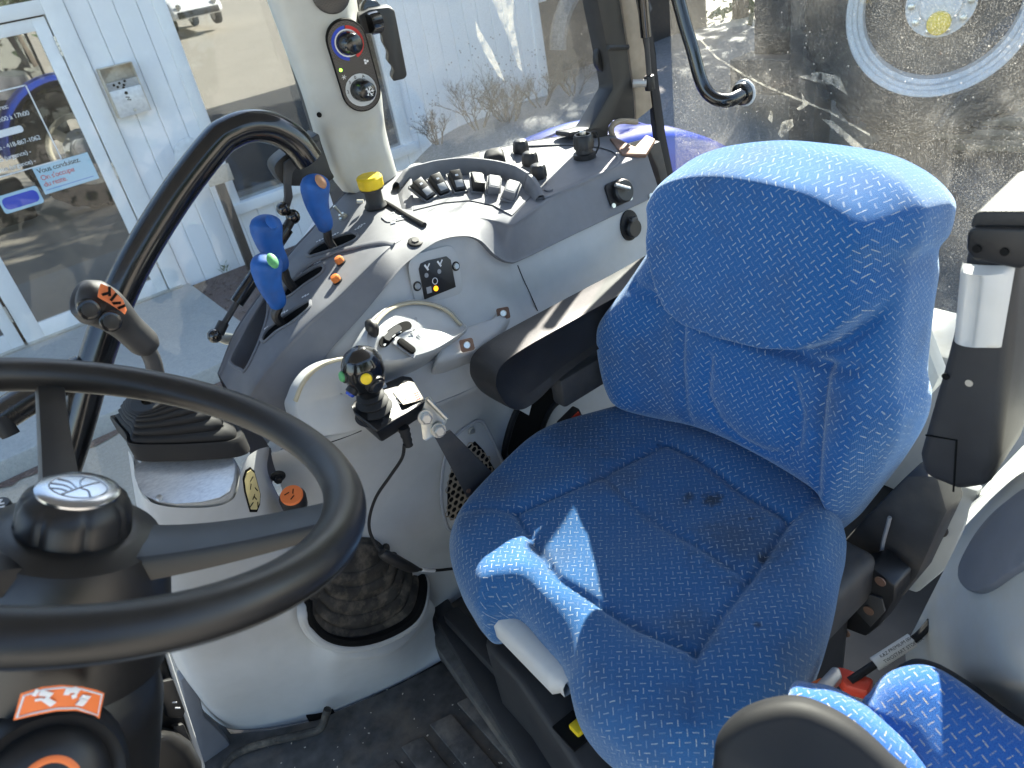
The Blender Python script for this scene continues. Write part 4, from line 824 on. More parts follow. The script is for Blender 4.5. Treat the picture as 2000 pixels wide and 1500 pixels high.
# ================================================================== BLUE HYDRAULIC LEVERS
LV = [((617, 352), (628, 400), (633, 434), (650, 482), 1.27, 'brown_cap', 'blue hydraulic lever with worn brown cap, nearest the grey pillar'),
      ((520, 432), (535, 480), (545, 512), (572, 560), 1.22, 'blue_grip', 'blue hydraulic lever with plain blue cap, middle of three'),
      ((522, 507), (534, 550), (540, 584), (550, 630), 1.18, 'green_plastic', 'blue hydraulic lever with green cap, nearest the steering wheel')]
for (t, m, bt, sl_, Y, cap, lb) in LV:
    base, nn = onU(*sl_, 0); Y = base.y; T = thing('hydraulic_lever', lb, 'lever', base, 'blue hydraulic levers')
    pt, pm, pb = at(*t, Y=Y-.02), at(*m, Y=Y-.012), at(*bt, Y=Y-.006)
    MB().tube([base-nn*.05, base+nn*.01, pb.lerp(base, .35), pb+(pm-pb)*.1], [.008, .008, .008, .009], 10, smooth=16).build('stem', 'black_plastic', T)
    ax = (pt-pb).normalized(); L = (pt-pb).length
    b = MB(); prof = [(-.02, .004), (-.012, .0135), (0, .0165), (.25, .019), (.5, .0225), (.75, .0262), (.9, .0265), (1.0, .0235), (1.07, .016), (1.1, .006)]
    P = []; R = []
    for h, r in prof:
        P.append(pb+ax*(L*h if h > 0 else h)+IX*(-.006*math.sin(max(0, h)*3))); R.append(r)
    b.tube(P, R, 20, smooth=40, flat=.85); w = b.build('grip', 'blue_grip', T, sharp=80)
    d = (CAM-pt).normalized(); c = pt+ax*L*-.02+d*.0215+IX*.008; MB().lathe([(.0095, -.004), (.0095, .001), (.006, .003), (0, .0035)], c, (d+ax*.9+IX*.25).normalized(), 20, sx=.8, sy=1.35).build('cap', cap, T)
# ================================================================== B PILLAR WITH CLIMATE PANEL
BP = thing('door_pillar', 'pale grey trimmed pillar carrying the climate control panel', 'pillar', at(730, 360, Y=1.4))
rowsB = [[(470, -150, 1.43), (500, -155, 1.385), (590, -170, 1.37), (645, -180, 1.36), (667, -180, 1.42)], [(523, 0, 1.43), (550, 0, 1.385), (612, 0, 1.37), (672, 0, 1.36), (696, 0, 1.42)], [(545, 60, 1.43), (570, 58, 1.385), (635, 55, 1.365), (690, 55, 1.355), (706, 55, 1.42)], [(563, 110, 1.43), (588, 108, 1.385), (650, 105, 1.365), (704, 105, 1.355), (720, 100, 1.42)], [(590, 180, 1.43), (612, 176, 1.385), (675, 168, 1.365), (728, 165, 1.36), (742, 175, 1.42)], [(610, 245, 1.43), (630, 240, 1.385), (692, 228, 1.37), (735, 215, 1.37), (748, 222, 1.42)], [(622, 285, 1.43), (643, 280, 1.385), (695, 270, 1.385), (738, 250, 1.385), (753, 255, 1.42)], [(648, 345, 1.43), (662, 340, 1.385), (705, 330, 1.385), (750, 305, 1.385), (764, 300, 1.42)], [(668, 372, 1.43), (682, 376, 1.39), (720, 374, 1.39), (760, 352, 1.39), (775, 338, 1.42)]]
RB = []
for r in rowsB:
    W_ = [at(*p[:2], Y=p[2]) for p in r]; RB.append([W_[0]+V(.02, .05, 0)]+W_+[W_[-1]+V(-.02, .04, 0)])
GB = np.array([catmull(r, 60) for r in RB]); GB = np.array([catmull(GB[:, i], 100) for i in range(60)]); bvB = surf(GB)
MB().grid(GB.tolist()).build('trim', 'pillar_grey', BP, sharp=60)
MB().bb((.60, 1.40, .55), (.67, 1.5, 1.78)).build('post', 'black_plastic', BP)
l, n = hit(624, 224, bvB); MB().lathe([(.005, .0), (.005, .001)], l+n*.001, n, 12).build('screw_hole', 'ink_black', BP)
pA, pB_ = hit(674, 72, bvB)[0], hit(706, 183, bvB)[0]; pn_ = hit(690, 128, bvB)[1]
pc2 = (pA+pB_)/2; yv = (pA-pB_).normalized(); pn_ = (pn_-yv*pn_.dot(yv)).normalized(); xv = yv.cross(pn_); CPn = sub('climate_panel', BP, pc2); ln = (pA-pB_).length
def stad(r, L): return [(r*math.cos(a), L/2+r*math.sin(a)) for a in np.linspace(0, math.pi, 16)]+[(-r*math.cos(a), -L/2-r*math.sin(a)) for a in np.linspace(0, math.pi, 16)]
pc2 = pc2+pn_*.006
MB().prism(place(stad(.0365, ln-.012), pc2-pn_*.02, xv, yv), pn_*.024).build('bezel', 'ink_black', CPn, bevel=.0015)
MB().prism(place(stad(.034, ln-.012), pc2+pn_*.004, xv, yv), pn_*.001).build('plate', 'carbon', CPn)
cu, cl_ = pc2+yv*(ln*.5-.009)+pn_*.005, pc2-yv*(ln*.5-.009)+pn_*.005
def arcstrip(c, r0, r1, a0, a1, mat, name, h=.0006):
    P = [c+(xv*math.cos(a)+yv*math.sin(a))*r0 for a in np.linspace(a0, a1, 24)]+[c+(xv*math.cos(a)+yv*math.sin(a))*r1 for a in np.linspace(a1, a0, 24)]
    return MB().prism(P, pn_*h).build(name, mat, CPn)
arcstrip(cu, .0235, .029, 1.5, 4.55, 'ink_blue', 'cold_arc'); arcstrip(cu, .0235, .029, -1.2, 1.42, 'ink_red', 'warm_arc'); arcstrip(cu, .021, .0235, 0, 6.28, 'ink_white', 'dial_ring'); arcstrip(cl_, .0205, .029, 0, 6.28, 'trim_grey', 'fan_ring') if 'trim_grey' in MT else arcstrip(cl_, .0205, .029, 0, 6.28, 'rim_grey', 'fan_ring')
for c in (cu, cl_):
    kx = (pn_*1.+xv*.35).normalized()
    MB().lathe([(.0205, 0), (.0205, .006), (.0185, .016), (.0165, .026), (.014, .028), (0, .0285)], c, kx, 40, mod=lambda a, h: 1+(.02*math.cos(14*a) if h < .027 else 0)).build('climate_knob', 'black_gloss', CPn, sharp=40)
kt = cl_+kx*.0292
for i in range(3):
    a = i*math.pi/3; d = xv*math.cos(a)+yv*math.sin(a); e = kx.cross(d); w = MB().box(kt, (.02, .0014, .0006), d, e)
    for s_ in (-1, 1):
        for q in (-1, 1): w.box(kt+d*s_*.0065+e*q*.0018, (.0048, .0011, .0006), (d*s_+e*q*.9), e)
    w.build('snowflake', 'ink_white', CPn)
for i in range(3):
    a = i*math.pi/3; MB().box(pc2-xv*.024-yv*.012+pn_*.0056, (.009, .0009, .0005), xv*math.cos(a)+yv*math.sin(a), yv*math.cos(a)-xv*math.sin(a)).build('small_snowflake', 'ink_white', CPn)
for i in range(3):
    a = i*2.09; MB().lathe([(.0022, 0), (.0022, .0005)], pc2+xv*.023+yv*.004+(xv*math.cos(a)+yv*math.sin(a))*.0028+pn_*.0052, pn_, 10).build('fan_icon', 'ink_white', CPn)
MB().lathe([(.0028, 0), (.0028, .0008)], pc2-xv*.026+yv*.001+pn_*.005, pn_, 12).build('green_lamp', 'lens_green', CPn)
for a, s_ in ((2.3, '3'), (3.0, '2'), (1.75, '0'), (1.15, 'A')): text(s_, .008, cl_+(xv*math.cos(a)+yv*math.sin(a))*.0248+pn_*.0008-xv*.002-yv*.003, xv, yv, 'ink_black', 'fan_mark', CPn)
l, n = hit(645, -14, bvB); MB().lathe([(.034, 0), (.034, .004), (.03, .006)], l, n, 28).build('upper_panel_end', 'carbon', BP)
# latch handle on the side window
HD = sub('handle', SWN, at(740, 80, Y=1.37))
hp = [(700, 30), (722, 18), (760, 13), (771, 20), (775, 40), (796, 148), (790, 155), (768, 160), (765, 150), (770, 138), (764, 128), (757, 122), (759, 105), (752, 92), (748, 86), (747, 70), (740, 64), (712, 68), (704, 60)]
MB().prism([at(*p, Y=1.37) for p in hp], (.012, .03, .004)).build('grip', 'black_plastic', HD, bevel=.004, seg=2)
MB().lathe([(.017, 0), (.018, .004), (.018, .02), (.015, .022)], at(722, 47, Y=1.36), (1, 0, 0), 24, mod=lambda a, h: 1+.05*math.cos(12*a)).build('knurled_wheel', 'black_gloss', HD)
MB().lathe([(.022, 0), (.022, .01), (.018, .014)], at(722, 24, Y=1.40), (0, -1, .2), 24).build('base_disc', 'black_gloss', HD)
# ================================================================== DOOR GRAB RAIL, BRACKET, GAS STRUT
GRL = thing('grab_rail', 'thick curved black tube rail of the right-hand door', 'rail', at(140, 880, Y=1.3))
P = [at(*p, Y=1.3) for p in ((95, 1000), (140, 870), (192, 690), (250, 540), (335, 395), (418, 285), (452, 258), (492, 246), (535, 252), (575, 276), (603, 312))]
MB().tube(P, .0265, 28, smooth=110).build('tube', 'black_gloss', GRL)
P = [at(-60, 860, Y=1.3), at(0, 815, Y=1.3), at(80, 765, Y=1.3), at(165, 720, Y=1.3)]
MB().tube(P, .025, 24, smooth=30).build('lower_tube', 'black_gloss', GRL)
c = at(8, 828, Y=1.28); MB().lathe([(.012, -.012), (.013, .02)], c, (0, -.3, -1), 16).build('foot', 'rubber_boot', GRL)
BR = thing('rail_bracket', 'black mounting bracket where the rail meets the grey pillar', 'bracket', at(600, 320, Y=1.33))
MB().prism([at(*p, Y=1.33) for p in catmull([(536, 325), (560, 300), (610, 268), (622, 262), (628, 280), (645, 330), (650, 350), (600, 362), (560, 362), (545, 350)], 40, True)], (.01, .06, 0)).build('housing', 'black_plastic', BR, bevel=.006)
MB().prism([at(*p, Y=1.322) for p in ((556, 318), (606, 283), (624, 274), (628, 290), (612, 308), (585, 318), (572, 338), (570, 360), (573, 385), (566, 408), (553, 408), (557, 385), (555, 345))], (0, .008, 0)).build('arm_plate', 'graphite_steel', BR, bevel=.002)
for (px, py, r) in ((553, 408, .0125), (572, 423, .0135)): MB().lathe([(r*.3, -r*.95), (r*.8, -r*.6), (r, 0), (r*.8, r*.6), (r*.3, r*.95)], at(px, py, Y=1.30), (0, -1, .3), 16).build('ball_joint', 'black_gloss', BR, sharp=180)
GS = thing('door_gas_strut', 'black gas strut running down from the rail bracket to the console', 'gas strut', at(425, 655, Y=1.27))
MB().tube([at(573, 422, Y=1.30), at(556, 452, Y=1.295)], .0085, 12).build('neck', 'black_plastic', GS)
MB().tube([at(560, 446, Y=1.295), at(462, 592, Y=1.28)], .0125, 16).build('cylinder', 'black_gloss', GS); MB().tube([at(462, 592, Y=1.28), at(433, 640, Y=1.275)], .0055, 10).build('rod', 'graphite_steel', GS)
MB().tube([at(437, 630, Y=1.275), at(426, 652, Y=1.27)], .0095, 12).build('end_sleeve', 'black_plastic', GS); c = at(419, 656, Y=1.268); MB().lathe([(.004, -.012), (.01, -.008), (.0125, 0), (.01, .008), (.004, .012)], c, (0, 0, 1), 16).build('ball_joint', 'black_gloss', GS, sharp=180)
MB().tube([at(424, 657, Y=1.27), at(440, 661, Y=1.275), at(462, 664, Y=1.285)], [.008, .0105, .0105], 12).build('stud', 'zinc', GS)
# ================================================================== GEAR LEVER PEDESTAL AND FLOOR CONSOLE
GP_ = thing('gear_pedestal', 'pale grey floor pedestal carrying the gear lever boot and bare metal plate', 'pedestal', (.12, 1.08, .08))
r0 = [(250, 880, 1.10), (258, 895, 1.03), (285, 975, .985), (380, 992, .975), (455, 975, .985), (475, 905, 1.0), (500, 880, 1.03), (526, 872, 1.07)]
r1 = [(262, 960, 1.10), (272, 990, 1.03), (300, 1040, .99), (380, 1050, .98), (465, 1040, .99), (500, 990, 1.0), (520, 950, 1.03), (530, 940, 1.07)]
r2 = [(290, 1110, 1.12), (300, 1130, 1.05), (330, 1150, 1.01), (420, 1160, 1.0), (520, 1140, 1.0), (580, 1110, 1.01), (600, 1085, 1.04), (620, 1060, 1.07)]
r3 = [(318, 1220, 1.14), (330, 1240, 1.07), (370, 1270, 1.03), (480, 1280, 1.01), (600, 1225, .985), (660, 1262, .965), (760, 1250, .97), (832, 1165, 1.02)]
r35 = [(345, 1300, 1.15), (362, 1320, 1.09), (405, 1360, 1.05), (500, 1345, 1.03), (600, 1310, 1.0), (670, 1300, .975), (770, 1280, .975), (845, 1220, 1.02)]
W4 = [at(px, py, Z=.085) for (px, py) in ((395, 1385), (410, 1400), (450, 1424), (525, 1422), (615, 1404), (690, 1375), (790, 1330), (862, 1290))]
RR = [[at(*p[:2], Y=p[2]) for p in r] for r in (r0, r1, r2, r3, r35)]+[W4]
GPg = rows_world(RR, 220, 160); bvP = surf(GPg)
OPN = [tuple(q) for q in catmull([(598, 1186), (606, 1222), (638, 1250), (690, 1258), (750, 1244), (803, 1211), (822, 1165), (816, 1123), (760, 1088), (680, 1084), (612, 1133)], 60, True)]
b = MB(); b.v = [tuple(p) for p in GPg.reshape(-1, 3)]; nu, nv = GPg.shape[:2]; ctr = (GPg[:-1, :-1]+GPg[1:, 1:])/2
for i in range(nu-1):
    for j in range(nv-1):
        if not inpoly(*toimg(ctr[i, j]), OPN): b.f.append((i*nv+j, i*nv+j+1, (i+1)*nv+j+1, (i+1)*nv+j))
b.build('body', 'console_grey', GP_, sharp=60)
topl = [at(px, py, Y=y) for px, py, y in ((262, 893, 1.035), (264, 930, 1.01), (272, 955, 1.0), (285, 970, .99), (310, 981, .98), (345, 986, .975), (395, 982, .972), (430, 974, .975), (450, 962, .98), (458, 940, .99), (460, 915, 1.0), (455, 888, 1.02), (360, 890, 1.025))]
tn = V(-.1, -.55, .8).normalized()
MB().prism([p+tn*.004 for p in topl], -tn*.006).build('metal_plate', 'brushed_plate', GP_, bevel=.0012)
MB().prism([p-tn*.003 for p in topl], -tn*.05).build('plate_base', 'console_grey', GP_, bevel=.004)
for (px, py) in ((277, 901), (447, 893), (313, 975), (430, 964)):
    c = at(px, py, Y=1.03 if py < 920 else .985)+tn*.006; MB().lathe([(.0045, -.004), (.0045, .001), (.003, .002)], c, tn, 12).build('rivet', 'bare_metal', GP_)
# gear lever boot
GLv = thing('gear_lever', 'gear lever with black ribbed rubber boot and orange-labelled knob', 'gear lever', at(370, 860, Y=1.03))
base = [(253, 868), (258, 880), (275, 892), (330, 890), (400, 886), (455, 884), (478, 876), (484, 862), (478, 820), (460, 800), (400, 800), (320, 812), (275, 838), (256, 855)]
bz = at(370, 880, Y=1.0).z; 
Bl = [V(*q) for q in [(0, 0, 0)]]
bpts = [at(253, 866, Y=1.03), at(263, 886, Y=1.01), at(330, 888, Y=1.0), at(400, 885, Y=.995), at(462, 879, Y=1.0), at(483, 864, Y=1.02)]
bpts += [bpts[-1]+V(.005, .07, -.005), bpts[-2]+V(-.01, .11, 0), bpts[3]+V(0, .13, 0), bpts[2]+V(0, .13, 0), bpts[1]+V(0, .11, 0), bpts[0]+V(-.003, .06, 0)]
bp = [Vector(q) for q in catmull(bpts, 64, True)]; bc = sum(bp, V(0, 0, 0))/64
tc = at(306, 786, Y=1.03); G = []
G.append([p+V(0, 0, -.012) for p in bp]); G.append([p+V(0, 0, .012) for p in bp]); G.append([bc+(p-bc)*.975+V(0, 0, .017) for p in bp])
nrb = 7; tn_ = V(-.25, -.1, 1).normalized(); fx, fy, _ = frame(tn_, (0, 1, 0))
for i in range(nrb*6+1):
    t = i/(nrb*6); f6 = (i % 6)/6; rib = 1+.07*(math.sin(f6*math.pi)**.7-.5)*(1-.2*t) if i < nrb*6 else 1.; row = []
    c = bc.lerp(tc, t**.95)+V(0, 0, .014+.012*math.sin(t*3.14))
    for k_, p in enumerate(bp):
        d = p-bc; a = math.atan2(d.y*1.3, d.x); circ = (V(1, 0, 0)*math.cos(a)+V(0, 1, 0)*math.sin(a)-tn_*(math.cos(a)*tn_.x+math.sin(a)*tn_.y))*.033
        q = (d*(.93-.1*t)).lerp(circ, min(1, t*1.02)**.8); row.append(c+q*rib)
    G.append(row)
G.append([tc+V(0, 0, .012)+(Vector(p)-tc-V(0, 0, .014))*.55 for p in G[-1]])
MB().grid(G, True).build('boot', 'rubber_boot', GLv, sharp=50)
k1, k2, k3 = at(300, 710, Y=1.02), at(280, 668, Y=1.01), at(228, 620, Y=1.0)
MB().tube([tc-V(0, 0, .02), at(310, 770, Y=1.035), k1, k2], [.013, .012, .011, .011], 14, smooth=20).build('shaft', 'graphite_steel', GLv)
d = (k3-k2).normalized()
MB().tube([k2-d*.012, k2+d*.0, k2.lerp(k3, .6), k3, at(205, 602, Y=.99), at(180, 590, Y=.985), at(158, 582, Y=.98), at(149, 580, Y=.98)], [.015, .0195, .0195, .0225, .026, .028, .022, .008], 22, smooth=50).build('knob', 'black_grain', GLv, sharp=80)
dc = V(0, -1, .12).normalized()
for (px, py) in ((174, 604), (216, 627)):
    c = at(px, py, Y=.955); w = MB().lathe([(.0125, -.01), (.0125, .002), (.011, .003)], c, dc, 20).build('button_bezel', 'black_gloss', GLv); MB().lathe([(.0085, 0), (.0085, .005), (.006, .006)], c, dc, 18).build('button', 'black_plastic', w)
stk = [at(*p, Y=y) for p, y in (((196, 553), .962), (215, 560) and ((218, 562), .955), ((238, 585), .955), ((247, 605), .96), ((243, 614), .953), ((232, 604), .946), ((212, 592), .944), ((190, 580), .95), ((192, 566), .955))]
w = MB().prism(stk, dc*.004).build('orange_label', 'ink_orange', GLv, bevel=.001)
for (px, py, a) in ((206, 574, .3), (222, 580, .9), (236, 600, .4), (214, 569, 1.6), (227, 592, .1)):
    c = at(px, py, Y=.9465); MB().box(c, (.011, .003, .001), IX*math.cos(a)+IY*math.sin(a), IY*math.cos(a)-IX*math.sin(a)).build('label_mark', 'ink_black', GLv)
# lever-pattern decal on the pedestal side
dl = [(478, 918), (487, 912), (495, 920), (507, 965), (506, 985), (500, 1000), (487, 1000), (476, 960), (473, 935)]
H = [hit(px, py, bvP) for px, py in dl]; H = [h for h in H if h[0] is not None]
if len(H) > 4:
    nn = sum((h[1] for h in H), V(0, 0, 0)).normalized(); DC = sub('shift_decal', GP_, H[0][0])
    MB().prism([h[0]+nn*.001 for h in H], nn*.001).build('sheet', 'ink_black', DC); cc = sum((h[0] for h in H), V(0, 0, 0))/len(H)
    MB().prism([cc+(h[0]-cc)*.88+nn*.0022 for h in H], nn*.0006).build('yellow_face', 'decal_yellow', DC)
    for (px, py, a) in ((488, 935, .6), (486, 950, 1.2), (497, 955, 2.2), (492, 970, .9), (495, 972, 2.2), (488, 985, .5), (500, 985, 1.5)):
        h = hit(px, py, bvP)
        if h[0] is not None: x_ = (IX-nn*IX.dot(nn)).normalized(); y_ = nn.cross(x_); MB().box(h[0]+nn*.0035, (.009, .0014, .0006), x_*math.cos(a)+y_*math.sin(a), y_*math.cos(a)-x_*math.sin(a)).build('pattern_line', 'ink_black', DC)
# range lever with orange disc cap seen through the wheel
RL = thing('shuttle_knob', 'black knob with round orange cap behind the steering wheel spoke', 'knob', at(575, 1010, Y=1.0))
c = at(570, 968, Y=.985); ax = V(-.1, -.4, .9).normalized()
MB().lathe([(.012, -.07), (.015, -.045), (.02, -.03), (.021, -.008), (.0175, -.001)], c, V(-.05, -.45, .9).normalized(), 24).build('body', 'black_plastic', RL)
MB().lathe([(.0165, -.004), (.0175, .002), (.016, .004)], c, ax, 28).build('cap', 'ink_orange', RL)
fx, fy, _ = frame(ax)
for (a, q, r) in ((-.006, .004, .2), (.004, .004, 1.2), (0, -.006, .6)): MB().box(c+fx*a+fy*q+ax*.0045, (.008, .0015, .0006), fx*math.cos(r)+fy*math.sin(r), fy*math.cos(r)-fx*math.sin(r)).build('cap_mark', 'ink_black', RL)
# dirty hand-lever boot in the floor console
HB = thing('lever_boot', 'muddy ribbed rubber boot of the floor lever beside the seat', 'boot', at(720, 1220, Y=1.0))
bpts = [(600, 1185, .985), (610, 1220, .98), (640, 1246, .972), (690, 1254, .97), (748, 1240, .975), (800, 1208, .985), (818, 1165, 1.01), (812, 1125, 1.06), (760, 1095, 1.11), (680, 1090, 1.11), (615, 1135, 1.06)]
bp = [Vector(q) for q in catmull([at(*p[:2], Y=p[2]) for p in bpts], 64, True)]; bc = sum(bp, V(0, 0, 0))/64; tc = at(700, 1105, Y=1.03); G = []
ax_ = (tc-bc).normalized(); H_ = (tc-bc).length
for k_ in range(5):
    s0 = 1.0-.1*k_; h0 = k_/5
    for (sq, hq) in ((.95, .0), (1.0, .2), (1.01, .5), (.99, .8), (.94, .98), (.86, .95), (.82, .7)):
        c = bc.lerp(tc, h0+hq/5)+V(0, 0, .008*k_); G.append([c+(p-bc)*(s0*sq) for p in bp])
c = tc+V(0, 0, .036); G.append([c+(p-bc)*.45 for p in bp]); G.append([c+(p-bc)*.38+V(0, 0, .012) for p in bp]); G.append([c+(p-bc)*.08+V(0, 0, .016) for p in bp])
MB().grid(G, True).build('bellows', 'rubber_dirty', HB, sharp=50)
MB().tube([bc+(p-bc)*1.04+V(0, -.002, .0) for p in bp], .0125, 10, closed=True).build('opening_edge', 'ink_black', HB)
MB().prism([bc+(p-bc)*1.12+V(0, .03, -.03) for p in bp], V(0, .02, -.05)).build('well', 'ink_black', HB)
MB().tube([bc+(p-bc)*1.1+V(0, -.005, 0) for p in bp], .0085, 10, closed=True).build('rim', 'console_grey', GP_)
# cable of the joystick comes later; floor pedal rod
PR = thing('pedal_rod', 'rusty black lever rod poking through the floor console foot', 'rod', at(620, 1420, Z=.1))
l, n = hit(628, 1400, bvP); l = l or at(628, 1400, Z=.12)
MB().prism(place(rrect(.05, .06, .018), l+V(0, -.002, .008), V(1, -.4, 0).normalized(), V(0, 0, 1)), V(0, -.003, 0)).build('hole_edge', 'ink_black', PR)
MB().tube([at(640, 1385, Z=.15), at(628, 1420, Z=.115), at(600, 1432, Z=.11), at(520, 1450, Z=.105), at(465, 1470, Z=.1), at(445, 1490, Z=.095), at(430, 1520, Z=.09)], .0075, 10, smooth=40).build('rod', 'rubber_dirty', PR)
# ================================================================== STEERING WHEEL AND COLUMN
wc = V(-.024, .618, .995); tt, bb_ = .512, -.051
wn_ = V(math.sin(tt), math.sin(bb_), math.cos(tt)).normalized(); e1 = (V(1, 0, 0)-wn_*wn_.x).normalized(); e2 = wn_.cross(e1)
SW = thing('steering_wheel', 'black three-spoke steering wheel with chrome emblem cap', 'steering wheel', wc-wn_*.1)
G = []; n = 96
for i in range(n+1):
    a = 2*math.pi*i/n; d = e1*math.cos(a)+e2*math.sin(a); row = []
    for k_ in range(24):
        q = 2*math.pi*k_/24; rr_ = .0188*math.cos(q); hh = .0165*math.sin(q)
        if math.sin(q) < -.2 and math.cos(q) < .3: rr_ *= .96
        row.append(wc+d*(.21+rr_)+wn_*hh)
    G.append(row)
MB().grid(G, True).build('rim', 'wheel_rubber', SW, sharp=60)
for s_ in (-1,): MB().tube([wc+(e1*math.cos(a)+e2*math.sin(a))*.2275-wn_*.0068 for a in np.linspace(0, 6.2832, 97)[:-1]], .0012, 5, closed=True).build('rim_seam', 'wheel_rubber', SW)
def ang(px, py): 
    q = onplane(px, py, wc, wn_)-wc; return math.atan2(q.dot(e2), q.dot(e1))
hubh = -.032
sp1 = ang(655, 992); sp2 = ang(98, 735)
for a, w0, w1 in ((sp1, .05, .04), (sp2, .03, .024), (sp2+(sp2-sp1), .05, .04)):
    d = e1*math.cos(a)+e2*math.sin(a); s_ = wn_.cross(d); G = []
    for t in np.linspace(0, 1, 16):
        r = .03+.175*t; h = -.074+.066*t**1.4; hw = (w0*(1-t)+w1*t)/2*(1+.35*(1-t)**3); th = .016-.007*t
        G.append([wc+d*r+s_*x_*hw+wn_*(h+z_*th) for x_, z_ in ((-1, -.6), (-1, .5), (-.9, .9), (-.4, 1), (.4, 1), (.9, .9), (1, .5), (1, -.6), (.6, -1), (-.6, -1))])
    MB().grid(G, True).build('spoke', 'wheel_rubber', SW, sharp=40)
MB().lathe([(.085, -.17), (.082, -.12), (.076, -.078), (.066, -.058), (.05, -.052), (.044, -.051)], wc, wn_, 48).build('hub', 'wheel_rubber', SW)
def scal(a, h): return 1-.05*max(0, math.cos(8*a))**6*(1 if -.085 < h < -.022 else 0)
kb = MB().lathe([(.0425, -.08), (.043, -.055), (.0415, -.034), (.038, -.026), (.031, -.0205), (.029, -.0195)], wc, wn_, 96, mod=scal).build('cap_knob', 'black_plastic', SW)
ec = wc-wn_*.0195; MB().lathe([(.0305, -.004), (.0305, .0015), (.028, .003), (.02, .0038), (0, .004)], ec, wn_, 56).build('emblem_disc', 'chrome', kb, sharp=50)
ex = (IX-wn_*IX.dot(wn_)).normalized(); ey = wn_.cross(ex)
plastic('emblem_groove', (.32, .33, .36), .3, .1, gs=0, metal=.9)
b = MB().tube([ec+wn_*.0036+ex*.021*math.cos(a)+ey*.018*math.sin(a) for a in np.linspace(0, 6.2832, 41)[:-1]], .0008, 5, closed=True)
for P in ([(-.005, -.022), (.0, -.008), (.004, .004), (.012, .02)], [(.003, -.002), (.012, -.004), (.02, -.014)], [(.003, .0), (-.004, .01), (-.006, .022)], [(-.002, -.008), (-.012, -.004), (-.026, -.006)], [(-.001, -.003), (-.012, .005), (-.025, .006)], [(-.003, -.014), (-.012, -.013), (-.022, -.016)]):
    b.tube([ec+wn_*.0038+ex*x_*.75+ey*y_*.75 for x_, y_ in P], .0009, 5, smooth=12)
b.build('emblem_relief', 'emblem_groove', kb)
SCm = thing('steering_column', 'black steering column shroud with orange warning sticker', 'column', wc-wn_*.5)
MB().lathe([(.062, -.17), (.088, -.19), (.098, -.22), (.104, -.3), (.11, -.42), (.11, -.6)], wc-e1*.01, wn_, 40).build('shroud', 'wheel_rubber', SCm)
cN = (CAM-(wc-wn_*.26)).normalized(); cN = (cN-wn_*cN.dot(wn_)).normalized(); cS = cN.cross(wn_)
if cS.dot(IX) < 0: cS = -cS
def oncol(px, py, R=.1045):
    d = ray(px, py); o_ = CAM-(wc-e1*.01); dn = d-wn_*d.dot(wn_); on = o_-wn_*o_.dot(wn_); A2 = dn.dot(dn); B2 = 2*dn.dot(on); C2 = on.dot(on)-R*R; D2 = B2*B2-4*A2*C2
    return CAM+d*((-B2-math.sqrt(D2))/(2*A2)) if D2 > 0 else None
def colpatch(poly, R, mat, name, parent):
    xs = [p[0] for p in poly]; P = [oncol(px, py, R) for px, py in poly]
    if any(p is None for p in P): return None
    # fill as fan strips following the cylinder
    top = poly[:len(poly)//2]; bot = poly[len(poly)//2:][::-1]; G = []
    for t in np.linspace(0, 1, 6): G.append([oncol(a[0]+(c_[0]-a[0])*t, a[1]+(c_[1]-a[1])*t, R) for a, c_ in zip(top, bot)])
    return MB().grid(G).build(name, mat, parent, sharp=180)
STK = sub('warning_sticker', SCm, oncol(115, 1372))
colpatch([(40, 1355), (80, 1342), (120, 1338), (160, 1341), (190, 1348), (204, 1354), (194, 1404), (184, 1397), (150, 1388), (110, 1389), (65, 1398), (26, 1407)], .107, 'ink_orange', 'sheet', STK)
for lp in ([(47, 1359), (85, 1347), (122, 1343), (160, 1346), (199, 1357), (191, 1397), (150, 1383), (110, 1384), (65, 1393), (33, 1401)],):
    MB().tube([oncol(px, py, .1075) for px, py in lp], .0008, 4, closed=True).build('outline', 'ink_white', STK)
for lp, w_ in (([(66, 1352), (74, 1354)], .003), ([(78, 1353), (98, 1357), (88, 1366), (104, 1376)], .0026), ([(68, 1368), (84, 1365)], .0012), ([(130, 1357), (132, 1350), (146, 1347), (154, 1351)], .0022), ([(152, 1371), (166, 1374)], .003), ([(158, 1361), (174, 1364)], .0022), ([(140, 1362), (150, 1358)], .002)):
    P = [oncol(px, py, .108) for px, py in lp]; MB().tube(P, w_, 8, flat=.2, up=cN).build('pictogram', 'ink_white', STK)
c = oncol(92, 1535, .11); cn = (c-(wc-e1*.01)); cn = (cn-wn_*cn.dot(wn_)).normalized(); cn = (cn+wn_*.5).normalized()
w = MB().lathe([(.058, -.03), (.056, .0), (.052, .006), (.05, .004), (.043, .0), (.04, .008), (.03, .016), (0, .018)], c, cn, 40).build('horn_pad', 'black_plastic', SCm)
fx, fy, _ = frame(cn, IY); MB().tube([c+cn*.0165+fx*.02*math.cos(a)+fy*.024*math.sin(a) for a in np.linspace(.5, 2.6, 16)], .0028, 6, flat=.4).build('orange_arc', 'ink_orange', w)
